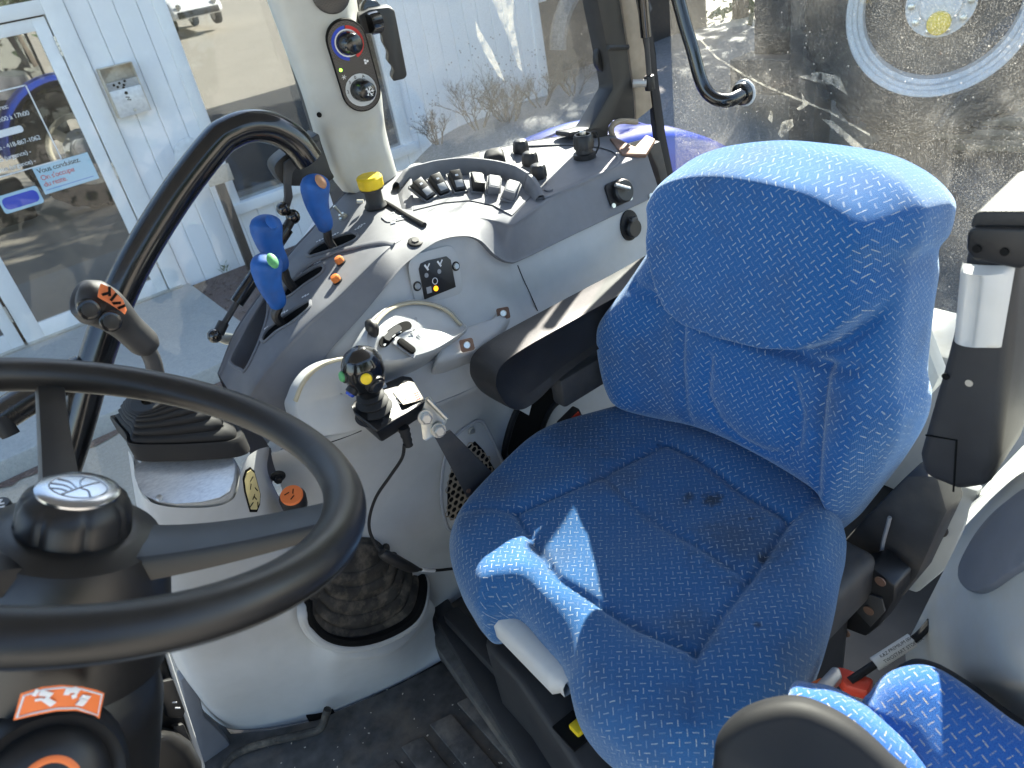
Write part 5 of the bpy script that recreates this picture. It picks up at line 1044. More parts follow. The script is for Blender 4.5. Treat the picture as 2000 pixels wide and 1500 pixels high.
# dash side with rocker switches to the right of the column
DS = thing('dash_switch_panel', 'narrow dash panel with rocker switches right of the steering column', 'switch panel', at(340, 1400, Y=.8))
Yd = .80
MB().prism([at(*p, Y=Yd) for p in ((200, 1270), (320, 1262), (350, 1330), (380, 1420), (408, 1520), (200, 1560))], V(-.02, .08, -.03)).build('shroud_wing', 'wheel_rubber', DS, bevel=.012, seg=3)
MB().prism([at(*p, Y=Yd-.004) for p in ((322, 1275), (330, 1275), (402, 1500), (392, 1510))], V(0, .02, 0)).build('pale_edge', 'console_grey', DS, bevel=.002)
for q in (((300, 1328), (332, 1322), (356, 1385), (350, 1398), (322, 1398)), ((330, 1415), (352, 1408), (378, 1466), (366, 1472), (345, 1470))):
    P = [at(*p, Y=Yd-.006) for p in q]; w = MB().prism(P, V(.003, -.012, .004)).build('rocker', 'black_plastic', DS, bevel=.003); c = sum(P, V(0, 0, 0))/5+V(.003, -.0135, .004)
    for (a, q2) in ((-.006, .006), (.0, .001), (.004, -.006)): MB().box(c+IX*a+IY*q2, (.006, .0015, .0008), IX, IY).build('icon', 'ink_white', w)
MB().prism([at(*p, Y=.74) for p in ((200, 1440), (330, 1430), (370, 1460), (402, 1520), (200, 1600))], V(0, .06, -.05)).build('lower_cover', 'wheel_rubber', DS, bevel=.015, seg=3)
HS = thing('stalk_handle', 'black stalk handle with white lettering at the left picture edge', 'handle', at(5, 1030, Y=.75))
MB().tube([at(-40, 1090, Y=.75), at(-5, 1060, Y=.75), at(2, 1020, Y=.75), at(-10, 985, Y=.75)], [.02, .017, .016, .012], 16, smooth=16).build('grip', 'black_plastic', HS)
text('DOWN', .012, at(17, 1058, Y=.73), (IY*1.+IX*-.15), (-IX), 'ink_white', 'lettering', HS); text('O II', .012, at(14, 1020, Y=.73), (IY+IX*-.15), (-IX), 'ink_white', 'lettering', HS)
# ================================================================== JOYSTICK
JS = thing('loader_joystick', 'black loader joystick with yellow buttons on a wedge box and steel arm', 'joystick', at(930, 960, Y=.97))
jx = V(1, -.12, .02).normalized(); jy = V(.12, 1, 0).normalized(); jc = at(752, 800, Y=.93)
loop = [at(*p, Y=y) for p, y in (((685, 790), .93), ((690, 805), .915), ((735, 845), .89), ((795, 805), .89), ((833, 783), .905), ((805, 735), .975), ((785, 732), .99), ((730, 758), .985), ((695, 778), .96))]
topn = V(-.05, -.35, .95).normalized(); b = MB(); n = len(loop); cc = sum(loop, V(0, 0, 0))/n
low = [cc+(p-cc)*.78-topn*.045 for p in loop]; b.add(loop+low, [tuple(range(n)), tuple(range(n, 2*n))[::-1]]+[(i, (i+1) % n, n+(i+1) % n, n+i) for i in range(n)])
b.build('box', 'black_plastic', JS, bevel=.004)
MB().prism([p+topn*.0015 for p in (at(790, 745, Y=.965), at(806, 748, Y=.955), at(828, 782, Y=.91), at(788, 792, Y=.905), at(768, 768, Y=.945))], topn*.001).build('legend_label', 'ash_beige', JS)
for (px, py) in ((778, 772), (795, 768), (784, 782), (800, 778)):
    c = at(px, py, Y=.93)+topn*.004; MB().tube(place(rrect(.011, .009, .002, 2), onplane(px, py, loop[0]+topn*.003, topn), jx, topn.cross(jx)), .0005, 4, closed=True).build('legend_frame', 'ink_grey', JS)
for k_ in range(4): MB().box(onplane(812+k_*1.5, 768+k_*4, loop[0]+topn*.0032, topn), (.008, .0014, .0005), jx, topn.cross(jx)).build('legend_line', 'ink_red', JS)
jb = onplane(734, 808, cc+topn*.0, topn); jt = at(716, 745, Y=.915); ja = (jt-jb).normalized()
prof = []
for i in range(25):
    t = i/24; prof.append((.029-.014*t+.003*math.cos(t*4*2*math.pi), .048*t))
MB().lathe(prof, jb, (ja+V(0, 0, .2)).normalized(), 28).build('bellows', 'rubber_boot', JS, sharp=60)
hp_ = jb+ja*.04; P = [hp_-ja*.012, hp_+ja*.004, hp_+ja*.02, hp_+ja*.04, hp_+ja*.058, hp_+ja*.072, hp_+ja*.082]
MB().tube(P, [.012, .017, .026, .031, .030, .023, .009], 28, smooth=40, flat=.92).build('head', 'black_gloss', JS, sharp=80)
def ball(px, py): 
    c = hp_+ja*.04; d = ray(px, py); o_ = CAM-c; b2 = d.dot(o_); D = b2*b2-(o_.dot(o_)-0.0303**2)
    q = CAM+d*(-b2-math.sqrt(max(0, D))); return q, (q-c).normalized()
for (px, py, r, m_) in ((715, 739, .0082, 'yellow_plastic'), (686, 703, .009, 'yellow_plastic'), (672, 735, .008, 'green_plastic'), (686, 766, .007, 'blue_paint'), (734, 752, .011, 'black_plastic')):
    q, nn = ball(px, py); w = MB().lathe([(r*1.3, -.006), (r*1.3, .001), (r*1.15, .002)], q, nn, 22).build('button_ring', 'black_plastic', JS); MB().lathe([(r, -.002), (r, .004), (r*.8, .006), (0, .0065)], q, nn, 22).build('button', m_, w)
gl = [at(*p, Y=y) for p, y in (((832, 778), .90), ((840, 775), .895), ((870, 815), .885), ((874, 822), .885), ((862, 845), .885), ((832, 862), .885), ((826, 858), .885), ((820, 815), .895))]
MB().prism(gl, V(.002, .004, -.001)).build('clamp_plate', 'zinc', JS, bevel=.001)
MB().tube([at(834, 779, Y=.893), at(872, 818, Y=.882)], .0042, 8).build('clamp_fold', 'zinc', JS)
for (px, py) in ((830, 815), (856, 840)):
    c = at(px, py, Y=.884); w = MB().lathe([(.012, -.001), (.012, .003)], c, (-.2, -1, .2), 20).build('washer', 'bare_metal', JS); MB().lathe([(.0092, .002), (.0092, .01), (.007, .0115)], c, (-.2, -1, .2), 6).build('hex_bolt', 'bare_metal', w)
MB().prism([at(*p, Y=y) for p, y in (((850, 856), .892), ((880, 842), .892), ((962, 925), .93), ((925, 965), .93), ((912, 972), .93))], V(.002, .005, 0)).build('steel_arm', 'graphite_steel', JS, bevel=.001)
c = at(914, 958, Y=.927); MB().lathe([(.004, 0), (.004, .003)], c, (0, -1, 0), 10).build('arm_rivet', 'rust_metal', JS)
CB = thing('joystick_cable', 'thin black cable hanging from the joystick box to the floor', 'cable', at(800, 1105, Y=1.0))
cs = at(788, 835, Y=.905)
MB().lathe([(.0085-.0004*i+(.0012 if i % 2 else 0), -.005*i) for i in range(8)][::-1], cs, V(0, 0, 1), 14).build('strain_relief', 'rubber_boot', CB)
P = [at(*p, Y=y) for p, y in (((790, 868), .905), ((785, 895), .92), ((762, 930), .95), ((735, 970), .97), ((722, 1010), .98), ((723, 1040), .98), ((738, 1070), .97), ((752, 1085), .96), ((775, 1098), .96), ((820, 1112), .985), ((850, 1114), 1.0), ((890, 1110), 1.0))]
MB().tube(P, .0028, 8, smooth=90).build('lead', 'rubber_boot', CB)
MB().tube([at(746, 1078, Y=.958), at(752, 1084, Y=.957), at(775, 1096, Y=.955), at(800, 1108, Y=.96), at(815, 1112, Y=.97)], [.007, .0095, .0105, .009, .005], 14, smooth=20).build('inline_connector', 'black_plastic', CB)
MB().tube([at(824, 1112.5, Y=.986), at(848, 1114, Y=.999)], .0038, 8).build('white_tape', 'ink_white', CB)
# ================================================================== DRIVER SEAT
def pdist(P, L, closed):
    L = np.array(L); A = L if closed else L[:-1]; B2 = np.roll(L, -1, 0) if closed else L[1:]; best = np.full(len(P), 9.)
    for a, b in zip(A, B2):
        ab = b-a; t = np.clip(((P-a)@ab)/max(1e-12, ab@ab), 0, 1); best = np.minimum(best, np.linalg.norm(P-(a+t[:, None]*ab), axis=1))
    return best
def inside(P, L):
    L = np.array(L); x, y = P[:, 0], P[:, 1]; c = np.zeros(len(P), bool); j = len(L)-1
    for i in range(len(L)):
        cond = ((L[i, 1] > y) != (L[j, 1] > y)) & (x < (L[j, 0]-L[i, 0])*(y-L[i, 1])/(L[j, 1]-L[i, 1]+1e-12)+L[i, 0]); c ^= cond; j = i
    return c
def sstep(t): t = np.clip(t, 0, 1); return t*t*(3-2*t)
def pillow(outline, to3, hfun, R, skirt, N_=220, K=70, c=None):
    O = catmull(outline, N_, True); c = O.mean(0) if c is None else np.array(c)
    rho = 1-(1-np.linspace(0, 1, K+1)[1:])**1.9; pts = np.concatenate([[c]]+[c+(O-c)*r for r in rho]); d = pdist(pts, O, True); d[-N_:] = 0
    t = np.clip(1-d/R, 0, 1); h = -R*(1-np.sqrt(np.maximum(0, 1-t*t)))+hfun(pts, d)*sstep(d/(R*.6))
    V3 = [to3(p[0], p[1], q) for p, q in zip(pts, h)]; ex_ = R*(np.arcsin(np.clip(t, 0, 1))-t); dv = pts-c; dl_ = np.maximum(1e-6, np.linalg.norm(dv, axis=1)); UVp = pts+dv/dl_[:, None]*ex_[:, None]; UV = [tuple(p) for p in UVp]; b = MB(); b.v = [tuple(v) for v in V3]
    f = [(0, 1+i, 1+(i+1) % N_) for i in range(N_)]
    for k_ in range(K-1):
        o = 1+k_*N_; f += [(o+i, o+N_+i, o+N_+(i+1) % N_, o+(i+1) % N_) for i in range(N_)]
    o = 1+(K-1)*N_; hl = h[-N_:]
    cum = np.concatenate([[0], np.cumsum(np.linalg.norm(np.diff(O, axis=0), axis=1))])
    for (s, dz) in skirt:
        b.v += [tuple(to3(*(c+(p-c)*s), q+dz)) for p, q in zip(O, hl)]; UV += [tuple(p+(p-c)/np.linalg.norm(p-c)*(R*.57+abs(dz))) for p in O]
        f += [(o+i, o+N_+i, o+N_+(i+1) % N_, o+(i+1) % N_) for i in range(N_)]; o += N_
    f.append(tuple(o+i for i in range(N_))); b.f = f; return b, UV
def groove(P, L, depth, w, closed=False): return -depth*np.exp(-(pdist(P, L, closed)/w)**2)
SEAT = thing('driver_seat', 'blue patterned fabric driver seat with raised back pad', 'seat', (.6, .63, .08))
# cushion
cz = .50
OL = [(1260, 803), (1150, 824), (1050, 860), (962, 932), (905, 992), (877, 1045), (881, 1100), (906, 1150), (934, 1186), (975, 1182), (1012, 1186), (1055, 1232), (1090, 1272), (1106, 1305), (1113, 1345), (1140, 1395), (1190, 1442), (1270, 1490), (1370, 1505), (1460, 1465), (1540, 1385), (1590, 1290), (1622, 1200), (1643, 1110), (1652, 1035), (1600, 955), (1400, 830)]
oc = [tuple(at(px, py, Z=cz-.035)[:2]) for px, py in OL]
pz = lambda L: [tuple(at(px, py, Z=cz)[:2]) for px, py in L]
g_panel = pz([(1007, 1002), (1090, 965), (1178, 925), (1240, 892), (1300, 860), (1370, 900), (1460, 960), (1542, 1015), (1505, 1070), (1460, 1130), (1410, 1195), (1358, 1276), (1240, 1220), (1090, 1130), (1045, 1060)])
g_cross = pz([(1182, 930), (1235, 975), (1330, 1040), (1461, 1123)])
g_s1 = pz([(1007, 1002), (960, 1000), (885, 1005)]); g_s2 = pz([(1358, 1276), (1356, 1320), (1350, 1400)]); g_b1 = pz([(1300, 860), (1300, 835), (1310, 800)])
g_b2 = pz([(1542, 1015), (1580, 990), (1610, 965)])
def hc(P, d):
    h = groove(P, g_panel, .009, .006, True)+groove(P, g_cross, .006, .007)+groove(P, g_s1, .005, .008)+groove(P, g_s2, .006, .008)+groove(P, g_b1, .005, .008)+groove(P, g_b2, .006, .009)
    ins = inside(P, g_panel); dd = pdist(P, g_panel, True); s = np.where(ins, -1, 1)*dd
    return h+.009*sstep((s+.01)/.05)-.008*np.exp(-(((P-np.array(g_panel).mean(0))/np.array([.14, .14]))**2).sum(1))+.003*np.sin(P[:, 1]*31+P[:, 0]*17)
b, UV = pillow(oc, lambda x, y, h: (x, y, cz+h), hc, .05, [(1.0, -.02), (.995, -.05), (.97, -.07), (.9, -.075)], c=(.55, .63))
cu_ = b.build('cushion', 'cushion_fabric', SEAT, sharp=180, uv=UV, fix=False)
for (px, py, sx, sy) in ((1385, 968, .022, .008), (1340, 972, .013, .004), (1466, 1012, .005, .004), (1490, 1080, .008, .006), (1480, 1232, .004, .003)): pass
# backrest
ph = rad(11); bn = V(-math.cos(ph), 0, math.sin(ph)); bw = V(math.sin(ph), 0, math.cos(ph)); b0 = V(.765, 0, .50)
def bpl(px, py, sh=0.):
    q = onplane(px, py, b0-bn*sh, bn)-b0; return (q.y, q.dot(bw))
OB = [(1308, 375), (1342, 318), (1400, 290), (1470, 281), (1560, 288), (1660, 306), (1740, 331), (1800, 361), (1843, 396), (1855, 428), (1845, 462), (1824, 492), (1824, 540), (1815, 600), (1806, 680), (1802, 740), (1810, 785), (1798, 840), (1760, 905), (1715, 965), (1680, 1008), (1645, 1026), (1610, 988), (1560, 945), (1480, 897), (1400, 858), (1340, 837), (1272, 822), (1224, 795), (1198, 750), (1184, 690), (1182, 630), (1194, 590), (1232, 530), (1264, 480), (1292, 430)]
ob = [bpl(px, py, .05 if i < 6 else .05+.07*min(1, (i-5)/4) if i < 21 else .09 if i == 21 else .03) for i, (px, py) in enumerate(OB)]
pad = [bpl(*p) for p in ((1285, 420), (1296, 500), (1310, 560), (1328, 600), (1365, 628), (1430, 652), (1520, 675), (1585, 678), (1640, 662), (1700, 612), (1760, 552), (1830, 488), (1900, 420), (1850, 330), (1600, 230), (1300, 240))]
gv = lambda L: [bpl(*p) for p in L]
q1 = gv([(1235, 560), (1330, 600), (1400, 640), (1500, 680), (1600, 712), (1665, 722)]); q2 = gv([(1330, 612), (1328, 700), (1336, 825)]); q3 = gv([(1610, 722), (1606, 820), (1598, 955)])
q4 = gv([(1385, 700), (1378, 770), (1400, 820), (1440, 862), (1490, 885), (1535, 888), (1558, 865), (1562, 810), (1545, 745)])
yc = .63
def hb(P, d):
    ins = inside(P, pad); s = np.where(ins, 1, -1)*pdist(P, pad, True)
    h = 0.046*sstep((s+.003)/.011)-.012*np.exp(-((s+.008)/.007)**2)+np.where(s > 0, .006*sstep(s/.09), 0)
    low = 1-sstep((s+.02)/.03)
    h = h+low*(groove(P, q1, .012, .009)+groove(P, q2, .010, .008)+groove(P, q3, .014, .010)+groove(P, q4, .008, .008))
    ell = np.array(q4); ins4 = inside(P, np.vstack([ell, ell[:1]])); h = h+low*np.where(ins4, .009*sstep(pdist(P, ell, True)/.05), 0)
    lat = np.abs(P[:, 0]-yc); h = h+low*.03*sstep((lat-.13)/.09)*(1-sstep((P[:, 1]-.17)/.1))
    return h+.002*np.sin(P[:, 0]*25+P[:, 1]*19)
b, UV = pillow(ob, lambda y, v, h: tuple(b0+V(0, y, 0)+bw*v+bn*h), hb, .06, [(1.0, -.03), (.995, -.06), (.98, -.085), (.9, -.1)], c=(.63, .26), K=90, N_=260)
b.build('backrest', 'seat_fabric', SEAT, sharp=180, uv=UV, fix=False)
# pale plastic backshell edge, seat frame, front bar, base
MB().prism([b0+V(0, y, 0)+bw*v-bn*.10 for y, v in catmull([(np.array(p)-np.array((.63, .26)))*.97+np.array((.63, .26)) for p in ob], 60, True)], -bn*.03).build('back_shell', 'white_plastic', SEAT, bevel=.008)
pa, pb = at(985, 1203, Z=.415), at(1112, 1328, Z=.415)
G = []
for t in np.linspace(-.06, 1.06, 20):
    c = pa.lerp(pb, t); e = 1 if 0 < t < 1 else .7; dx = V(-(pb-pa).y, (pb-pa).x, 0).normalized()
    G.append([c+dx*x_*.026*e+V(0, 0, z_*.02*e) for x_, z_ in ((-1, -.8), (-1, .4), (-.7, .9), (0, 1), (.7, .9), (1, .4), (1, -.8), (0, -1))])
MB().grid(G, True).build('adjuster_bar', 'white_plastic', SEAT, sharp=70)
MB().bb((.40, .38, .33), (.82, .88, .425)).build('seat_frame', 'graphite_steel', SEAT, bevel=.02, seg=3)
MB().bb((.385, .40, .08), (.80, .86, .33)).build('suspension_base', 'black_plastic', SEAT, bevel=.03, seg=3)
MB().prism([at(*p, Z=.30) for p in ((945, 1240), (985, 1232), (1040, 1262), (1230, 1440), (1320, 1540), (1150, 1540), (1010, 1330), (950, 1265))], V(0, 0, -.2)).build('front_cover', 'black_grain', SEAT, bevel=.012, seg=3)
c = at(1120, 1427, Z=.302); w = MB().box(c, (.05, .04, .004), (pb-pa).normalized(), V(0, 0, 1).cross((pb-pa).normalized())).build('switch_recess', 'ink_black', SEAT); MB().box(c+V(.006, -.004, .004), (.022, .018, .012), (pb-pa).normalized(), V(0, 0, 1).cross((pb-pa).normalized())).build('yellow_button', 'yellow_plastic', w, bevel=.003)
# right armrest
AR = sub('armrest', SEAT, (.8, .96, .6)); AR['label'] = 'black grained armrest on the console side'
prf = [(938, 690), (946, 668), (975, 645), (1040, 610), (1100, 580), (1190, 545), (1260, 500), (1330, 465), (1330, 640), (1190, 692), (1092, 712), (1045, 735), (1005, 765), (985, 772), (962, 764), (945, 745)]
side = [at(*p, Y=.925) for p in prf]; 
pp_ = [(p.x, p.z) for p in side]
ya, yb_ = .925, 1.01; topz = .725
poly = catmull([(.535, .70), (.55, .725), (.60, .735), (.72, .737), (.88, .737), (1.02, .735), (1.03, .68), (.95, .665), (.80, .658), (.72, .65), (.66, .64), (.61, .625), (.575, .625), (.55, .645), (.537, .675)], 60, True)
cpy = np.array(poly).mean(0); G = []
for (yv_, s) in ((.892+.012, .80), (.892+.003, .93), (.892, .98), (.892+.004, 1.0), (.915, 1.01), (.945, 1.01), (.962, 1.0), (.967, .98), (.964, .93), (.955, .8)):
    G.append([(cpy[0]+(p[0]-cpy[0])*(1-(1-s)*.22), yv_, cpy[1]-.022+(p[1]-cpy[1])*s) for p in poly])
b = MB().grid(G, True); n = len(poly); b.f.append(tuple(range(n))[::-1]); b.f.append(tuple(9*n+i for i in range(n)))
b.build('pad', 'armrest_black', AR, sharp=60)
MB().bb((.68, .91, .54), (.98, .945, .6)).build('support_bar', 'graphite_steel', AR, bevel=.006)
# left armrest folded up
AL = sub('armrest', SEAT, at(1860, 950, X=.75)); AL['label'] = 'folded-up armrest with pale grey roller'
xf = .74; F4 = [at(*p, X=xf) for p in ((1886, 480), (1992, 488), (1975, 700), (1950, 900), (1928, 955), (1870, 962), (1800, 932), (1793, 890), (1818, 800), (1842, 715), (1856, 660))]
ext = V(.11, .012, .0)
MB().prism(F4, ext).build('body', 'black_grain', AL, bevel=.012, seg=3)
F5 = [at(*p, X=xf-.012) for p in ((1888, 452), (1902, 444), (2010, 446), (2012, 520), (1990, 528), (1900, 508), (1886, 490))]
MB().prism(F5, ext*1.1).build('end_cap', 'black_plastic', AL, bevel=.008, seg=3)
F6 = [at(*p, X=xf-.006) for p in ((1893, 446), (1900, 420), (1912, 413), (2030, 413), (2030, 446))]
MB().prism(F6, ext*1.1).build('top_pad', 'armrest_black', AL, bevel=.008, seg=3)
TLr, TRr, BLr, BRr = (at(*p, X=xf-.002) for p in ((1880, 512), (1984, 516), (1866, 668), (1956, 678)))
G = []
for v_ in (0, .03, .06, .12, .5, .88, .94, .97, 1):
    e_ = min(1, 12*v_+.0, 12*(1-v_)); A0, B0 = TLr.lerp(BLr, v_), TRr.lerp(BRr, v_); row = []
    for u_ in np.linspace(0, 1, 25):
        dp = .018*math.sqrt(max(0, 1-(2*u_-1)**2))-.006*math.exp(-((u_-.42)/.13)**4)*(1 if .08 < v_ < .92 else 0); row.append(A0.lerp(B0, u_)+V(-dp*min(1, .3+e_), 0, 0))
    G.append(row)
MB().grid(G).build('roller', 'white_plastic', AL, sharp=50)
for (px, py, m_) in ((1893, 748, 'ash_beige'), (1847, 735, 'ink_black'), (1908, 486, 'ink_black'), (1962, 492, 'ink_black')):
    c = at(px, py, X=xf-.013 if py < 600 else xf-.001); MB().lathe([(.004, 0), (.004, .001)], c, (-1, 0, 0), 12).build('screw_hole', m_, AL)
MB().tube([at(1808, 850, X=xf-.001), at(1868, 860, X=xf-.001), at(1862, 960, X=xf-.001)], .0012, 5).build('seam', 'ink_black', AL)
# recliner arm and bracket at the seat's left
RC = sub('recliner_bracket', SEAT, (.75, .36, .3))
MB().prism([at(*p, X=.86) for p in ((1690, 1010), (1770, 930), (1830, 930), (1850, 1000), (1790, 1130), (1740, 1190), (1650, 1120), (1645, 1060))], (.05, 0, 0)).build('side_plate', 'graphite_steel', RC, bevel=.006)
MB().prism([at(*p, X=.80) for p in ((1640, 1120), (1700, 1105), (1748, 1145), (1745, 1175), (1715, 1225), (1690, 1245), (1640, 1225), (1620, 1190))], (.05, 0, 0)).build('slotted_plate', 'black_plastic', RC, bevel=.005)
MB().prism([at(*p, X=.795) for p in ((1680, 1155), (1722, 1170), (1728, 1195), (1700, 1225), (1672, 1195))], (.004, 0, 0)).build('lock_tab', 'graphite_steel', RC, bevel=.001)
for (px, py) in ((1697, 1192), (1720, 1135), (1652, 1235)): c = at(px, py, X=.793); MB().lathe([(.008, 0), (.008, .002)], c, (-1, 0, 0), 16).build('hole', 'rust_metal', RC)
MB().tube([at(1738, 1010, X=.85), at(1722, 1080, X=.85), at(1738, 1120, X=.85), at(1748, 1150, X=.83), at(1735, 1190, X=.82)], .003, 6, smooth=30).build('cable', 'ink_grey', RC)
# seat-belt strap / pale bracket strip behind
SBk = thing('belt_strip', 'grey upright strip with a dark bolt behind the seat side', 'strip', at(1830, 1060, X=.98))
MB().prism([at(*p, X=.98) for p in ((1815, 930), (1912, 960), (1850, 1110), (1790, 1160), (1760, 1150), (1800, 1040))], (.02, 0, 0)).build('plate', 'pillar_grey', SBk, bevel=.006)
c = at(1835, 1033, X=.978); MB().lathe([(.014, 0), (.014, .003), (.01, .002), (.007, .006)], c, (-1, 0, 0), 18).build('bolt', 'graphite_steel', SBk)
# number plate of the seat shell seen past the backrest
sp_ = sub('shell_edge', SEAT, at(1800, 720, X=1.0))
MB().prism([at(*p, X=1.0) for p in ((1790, 560), (1806, 610), (1802, 650), (1836, 740), (1825, 760), (1790, 800), (1760, 700))], (.03, 0, 0)).build('shell', 'pillar_grey', sp_, bevel=.01)
# buckle
BK = thing('seat_belt_buckle', 'red seat belt buckle with steel loop between the seats', 'buckle', at(1600, 1330, Z=.42))
p, q = at(1560, 1345, Z=.43), at(1690, 1330, Z=.43); d = (q-p).normalized(); s = V(-d.y, d.x, 0)
MB().prism([at(*t, Z=.45) for t in ((1632, 1300), (1648, 1302), (1708, 1325), (1695, 1350), (1650, 1338), (1640, 1325))], (0, 0, -.02)).build('release_button', 'red_plastic', BK, bevel=.004)
MB().prism([at(*t, Z=.44) for t in ((1540, 1352), (1600, 1322), (1622, 1320), (1600, 1360), (1560, 1370))], (0, 0, -.02)).build('red_housing', 'ink_orange', BK, bevel=.004)
MB().prism([at(*t, Z=.455) for t in ((1578, 1350), (1626, 1300), (1640, 1303), (1646, 1322), (1610, 1362))], (0, 0, -.012)).build('steel_frame', 'bare_metal', BK, bevel=.003)
CT = thing('tagged_cable', 'black cable with white printed tag running towards the instructor seat', 'cable', at(1740, 1275, Z=.45))
MB().tube([at(1660, 1330, Z=.45), at(1720, 1290, Z=.46), at(1790, 1245, Z=.48), at(1830, 1200, Z=.5)], .005, 10, smooth=20).build('lead', 'rubber_boot', CT)
MB().tube([at(1708, 1297, Z=.458), at(1782, 1250, Z=.478)], .0085, 12).build('tag', 'white_plastic', CT)
pq, pr_ = at(1722, 1287, Z=.47), at(1772, 1256, Z=.485); tx = (pr_-pq).normalized(); tz = (CAM-pq).normalized(); ty = tz.cross(tx)
text('K&Z PREMIUM 00441', .0055, pq+tz*.009+ty*.001, tx, ty, 'ink_black', 'tag_text', CT); text('TWOSTART STOP80A', .0055, pq+tz*.009-ty*.006, tx, ty, 'ink_black', 'tag_text', CT)
# ================================================================== LEFT FENDER LINER
LP = thing('left_liner', 'pale grey left fender liner with black oval pad at the right edge', 'panel', (.7, .12, .4))
rowsL = [[(1915, 960, 1.05), (2010, 890, 1.05), (2150, 800, 1.05)], [(1880, 1040, .74), (1990, 945, .74), (2150, 850, .74)], [(1800, 1200, .70), (1930, 1120, .66), (2120, 980, .62)], [(1770, 1265, .70), (1900, 1260, .62), (2100, 1150, .56)], [(1775, 1310, .72), (1880, 1330, .62), (2090, 1300, .54)], [(1800, 1350, .74), (1900, 1400, .66), (2090, 1430, .58)]]
RL_ = [[at(p[0], p[1], X=p[2]) for p in r] for r in rowsL]; RL_.insert(0, [V(1.33, p.y, p.z) for p in RL_[0]]); RL_.append([V(p.x+.04, p.y-.01, .08) for p in RL_[-1]]); GLl = rows_world(RL_, 50, 80); bvLL = surf(GLl)
MB().grid(GLl.tolist()).build('liner', 'pillar_grey', LP, sharp=80)
ov = catmull([(1884, 1130), (1890, 1095), (1925, 1035), (1975, 985), (2030, 960), (2030, 1080), (1975, 1130), (1930, 1158), (1900, 1155)], 40, True); H = [hit(*p, bvLL) for p in ov]; H = [h for h in H if h[0] is not None]
if len(H) > 10:
    nn = sum((h[1] for h in H), V(0, 0, 0)).normalized(); MB().prism([h[0]-nn*.004 for h in H], nn*.012).build('oval_pad', 'console_dark', LP, bevel=.003)
# ================================================================== INSTRUCTOR SEAT (folded, very near the camera)
IS = thing('instructor_seat', 'folded blue instructor seat with black plastic shell at bottom right', 'seat', (.4, .18, .5))
def slab(outline, z0, nrm, R, th, mat, name, parent, uvs=True):
    nrm = Vector(nrm).normalized(); p0 = at(*outline[0], Z=z0); P = [onplane(px, py, p0, nrm) for px, py in outline]; c = sum(P, V(0, 0, 0))/len(P); x, y, z = frame(nrm, IY); o2 = [((p-c).dot(x), (p-c).dot(y)) for p in P]
    b, UV = pillow(o2, lambda u, v, h: tuple(c+x*u+y*v+z*h), lambda P, d: .012*sstep(d/.08), R, [(1., -th*.4), (.97, -th), (.8, -th)], N_=120, K=30, c=(0, 0)); return b.build(name, mat, parent, sharp=180, uv=UV, fix=False)
n1 = V(-.66, -.42, .62)
slab([(1392, 1480), (1406, 1436), (1446, 1402), (1502, 1382), (1558, 1378), (1614, 1396), (1682, 1436), (1750, 1498), (1800, 1560), (1700, 1640), (1500, 1650), (1400, 1560)], .70, n1, .012, .02, 'rubber_boot', 'back_shell', IS)
MB().tube([onplane(px, py, at(1500, 1366, Z=.70)+n1*.012, n1.normalized()) for px, py in ((1500, 1420), (1530, 1480), (1545, 1560))], .012, 12, smooth=12).build('shell_rib', 'graphite_steel', IS)
slab([(1540, 1372), (1590, 1366), (1640, 1378), (1710, 1418), (1790, 1480), (1840, 1540), (1800, 1640), (1650, 1640), (1540, 1500)], .64, n1, .03, .03, 'instructor_fabric', 'back_cushion', IS)
n2 = (CAM-at(1800, 1400, Z=.6)).normalized()+V(-.3, .1, .3)
slab([(1672, 1388), (1690, 1345), (1722, 1310), (1775, 1293), (1822, 1300), (1880, 1335), (1960, 1395), (2060, 1470), (2100, 1600), (1900, 1650), (1720, 1560)], .60, n2, .03, .03, 'instructor_fabric', 'seat_cushion', IS)
slab([(1770, 1286), (1820, 1290), (1885, 1326), (1965, 1384), (2070, 1460), (2150, 1600), (1950, 1650), (1800, 1500), (1740, 1330)], .575, n2, .02, .02, 'armrest_black', 'seat_pan', IS)
MB().bb((.47, .03, .08), (.68, .16, .50)).build('pedestal', 'black_plastic', IS, bevel=.015)
MB().tube([(.40, .13, .50), (.55, .10, .50)], .018, 14).build('hinge_tube', 'graphite_steel', IS)
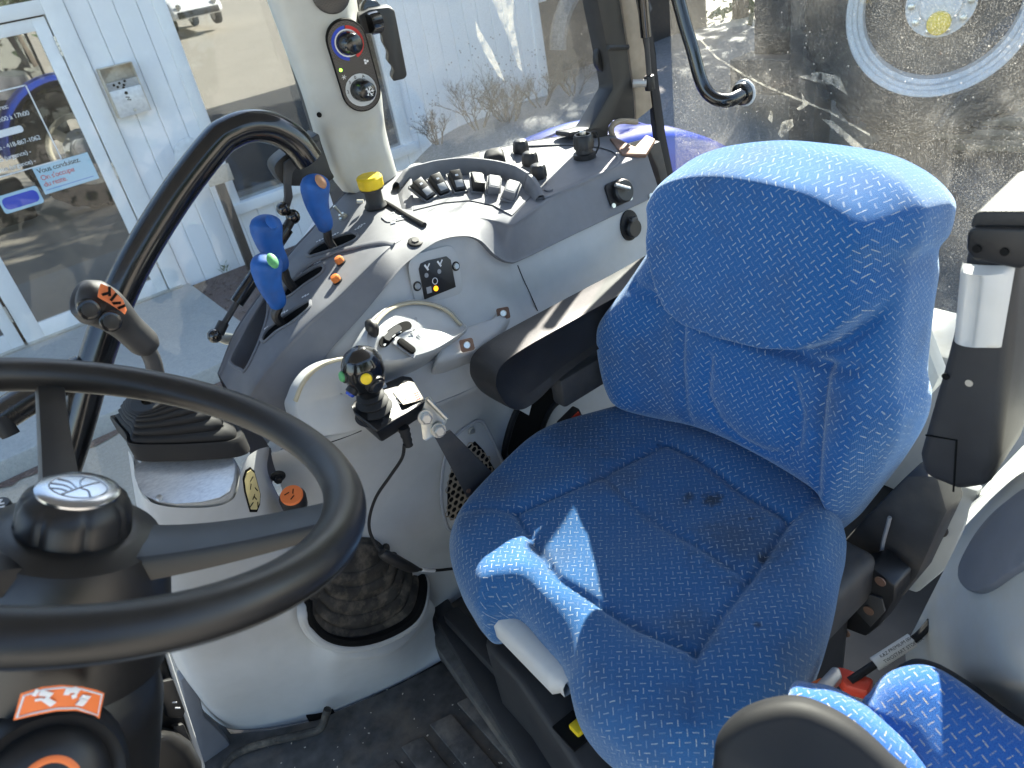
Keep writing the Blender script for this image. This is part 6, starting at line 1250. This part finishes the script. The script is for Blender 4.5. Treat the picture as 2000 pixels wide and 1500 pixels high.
# ================================================================== FLOOR MAT
plastic('mat_pad', (.085, .078, .072), .75, 1., (.28, .235, .19), dscale=11, spec=.25, var=.3)
FM = thing('floor_mat', 'dirty black rubber floor mat with raised pads', 'mat', (.2, .75, .08))
MB().prism([at(*p, Z=.095) for p in ((380, 1340), (450, 1432), (530, 1425), (620, 1405), (740, 1355), (865, 1292), (905, 1345), (1060, 1560), (1050, 1700), (300, 1700))], (0, 0, -.014)).build('sheet', 'mat_rubber', FM, bevel=.003)
for i in range(9):
    for j in range(3):
        cx_, cy_ = .315-i*.062, .875-j*.235; L = .2
        p = [V(cx_-.021, cy_+.0, .095), V(cx_+.021, cy_-.012, .095), V(cx_+.021, cy_-L, .095), V(cx_-.021, cy_-L+.006, .095)]
        if i > 3 and j == 0: continue
        MB().prism(p, (0, 0, .007)).build('raised_pad', 'mat_pad', FM, bevel=.003)
rd = thing('floor_sill', 'black stepped plastic floor sill along the seat base', 'sill', at(900, 1300, Z=.1))
for (a, b2, z_, w_) in (((846, 1160), (1080, 1540), .15, .022), ((878, 1190), (1010, 1330), .17, .018)):
    p, q = at(*a, Z=z_), at(*b2, Z=z_); d = (q-p).normalized(); s = V(-d.y, d.x, 0); MB().prism([p+s*w_, q+s*w_, q-s*w_, p-s*w_], (0, 0, -.06)).build('ridge', 'black_grain', rd, bevel=.006)
MB().prism([at(*p, Z=.13) for p in ((838, 1150), (960, 1120), (1000, 1200), (960, 1280), (1180, 1560), (1060, 1560), (850, 1260))], (0, 0, -.05)).build('tread', 'mat_rubber', rd, bevel=.004)
# dark side panel under the dash, by the door
DB = thing('door_sill_panel', 'dark grey sill panel between the pedestal and the dash', 'panel', (-.1, 1.2, .1))
MB().prism([at(*p, Y=1.12) for p in ((352, 1330), (378, 1306), (400, 1400), (440, 1440), (500, 1520), (400, 1560))], (0, .03, 0)).build('panel', 'console_dark', DB, bevel=.006)
# a few crumbs and dry leaf bits on mat and cushion
b = MB()
for i in range(45):
    px, py = random.uniform(520, 1000), random.uniform(1330, 1500); p = at(px, py, Z=.104); a = random.uniform(0, 6.28); s = random.uniform(.0006, .002); b.box(p, (s*2, s, s*.7), (math.cos(a), math.sin(a), 0), (-math.sin(a), math.cos(a), 0))
tag(b.build('grit', 'ash_beige', None, fix=False), 'pale grit and crumbs scattered on the rubber floor mat', 'grit', kind='stuff')
for o in bpy.data.objects:
    if o.type == 'MESH': o.data.update()
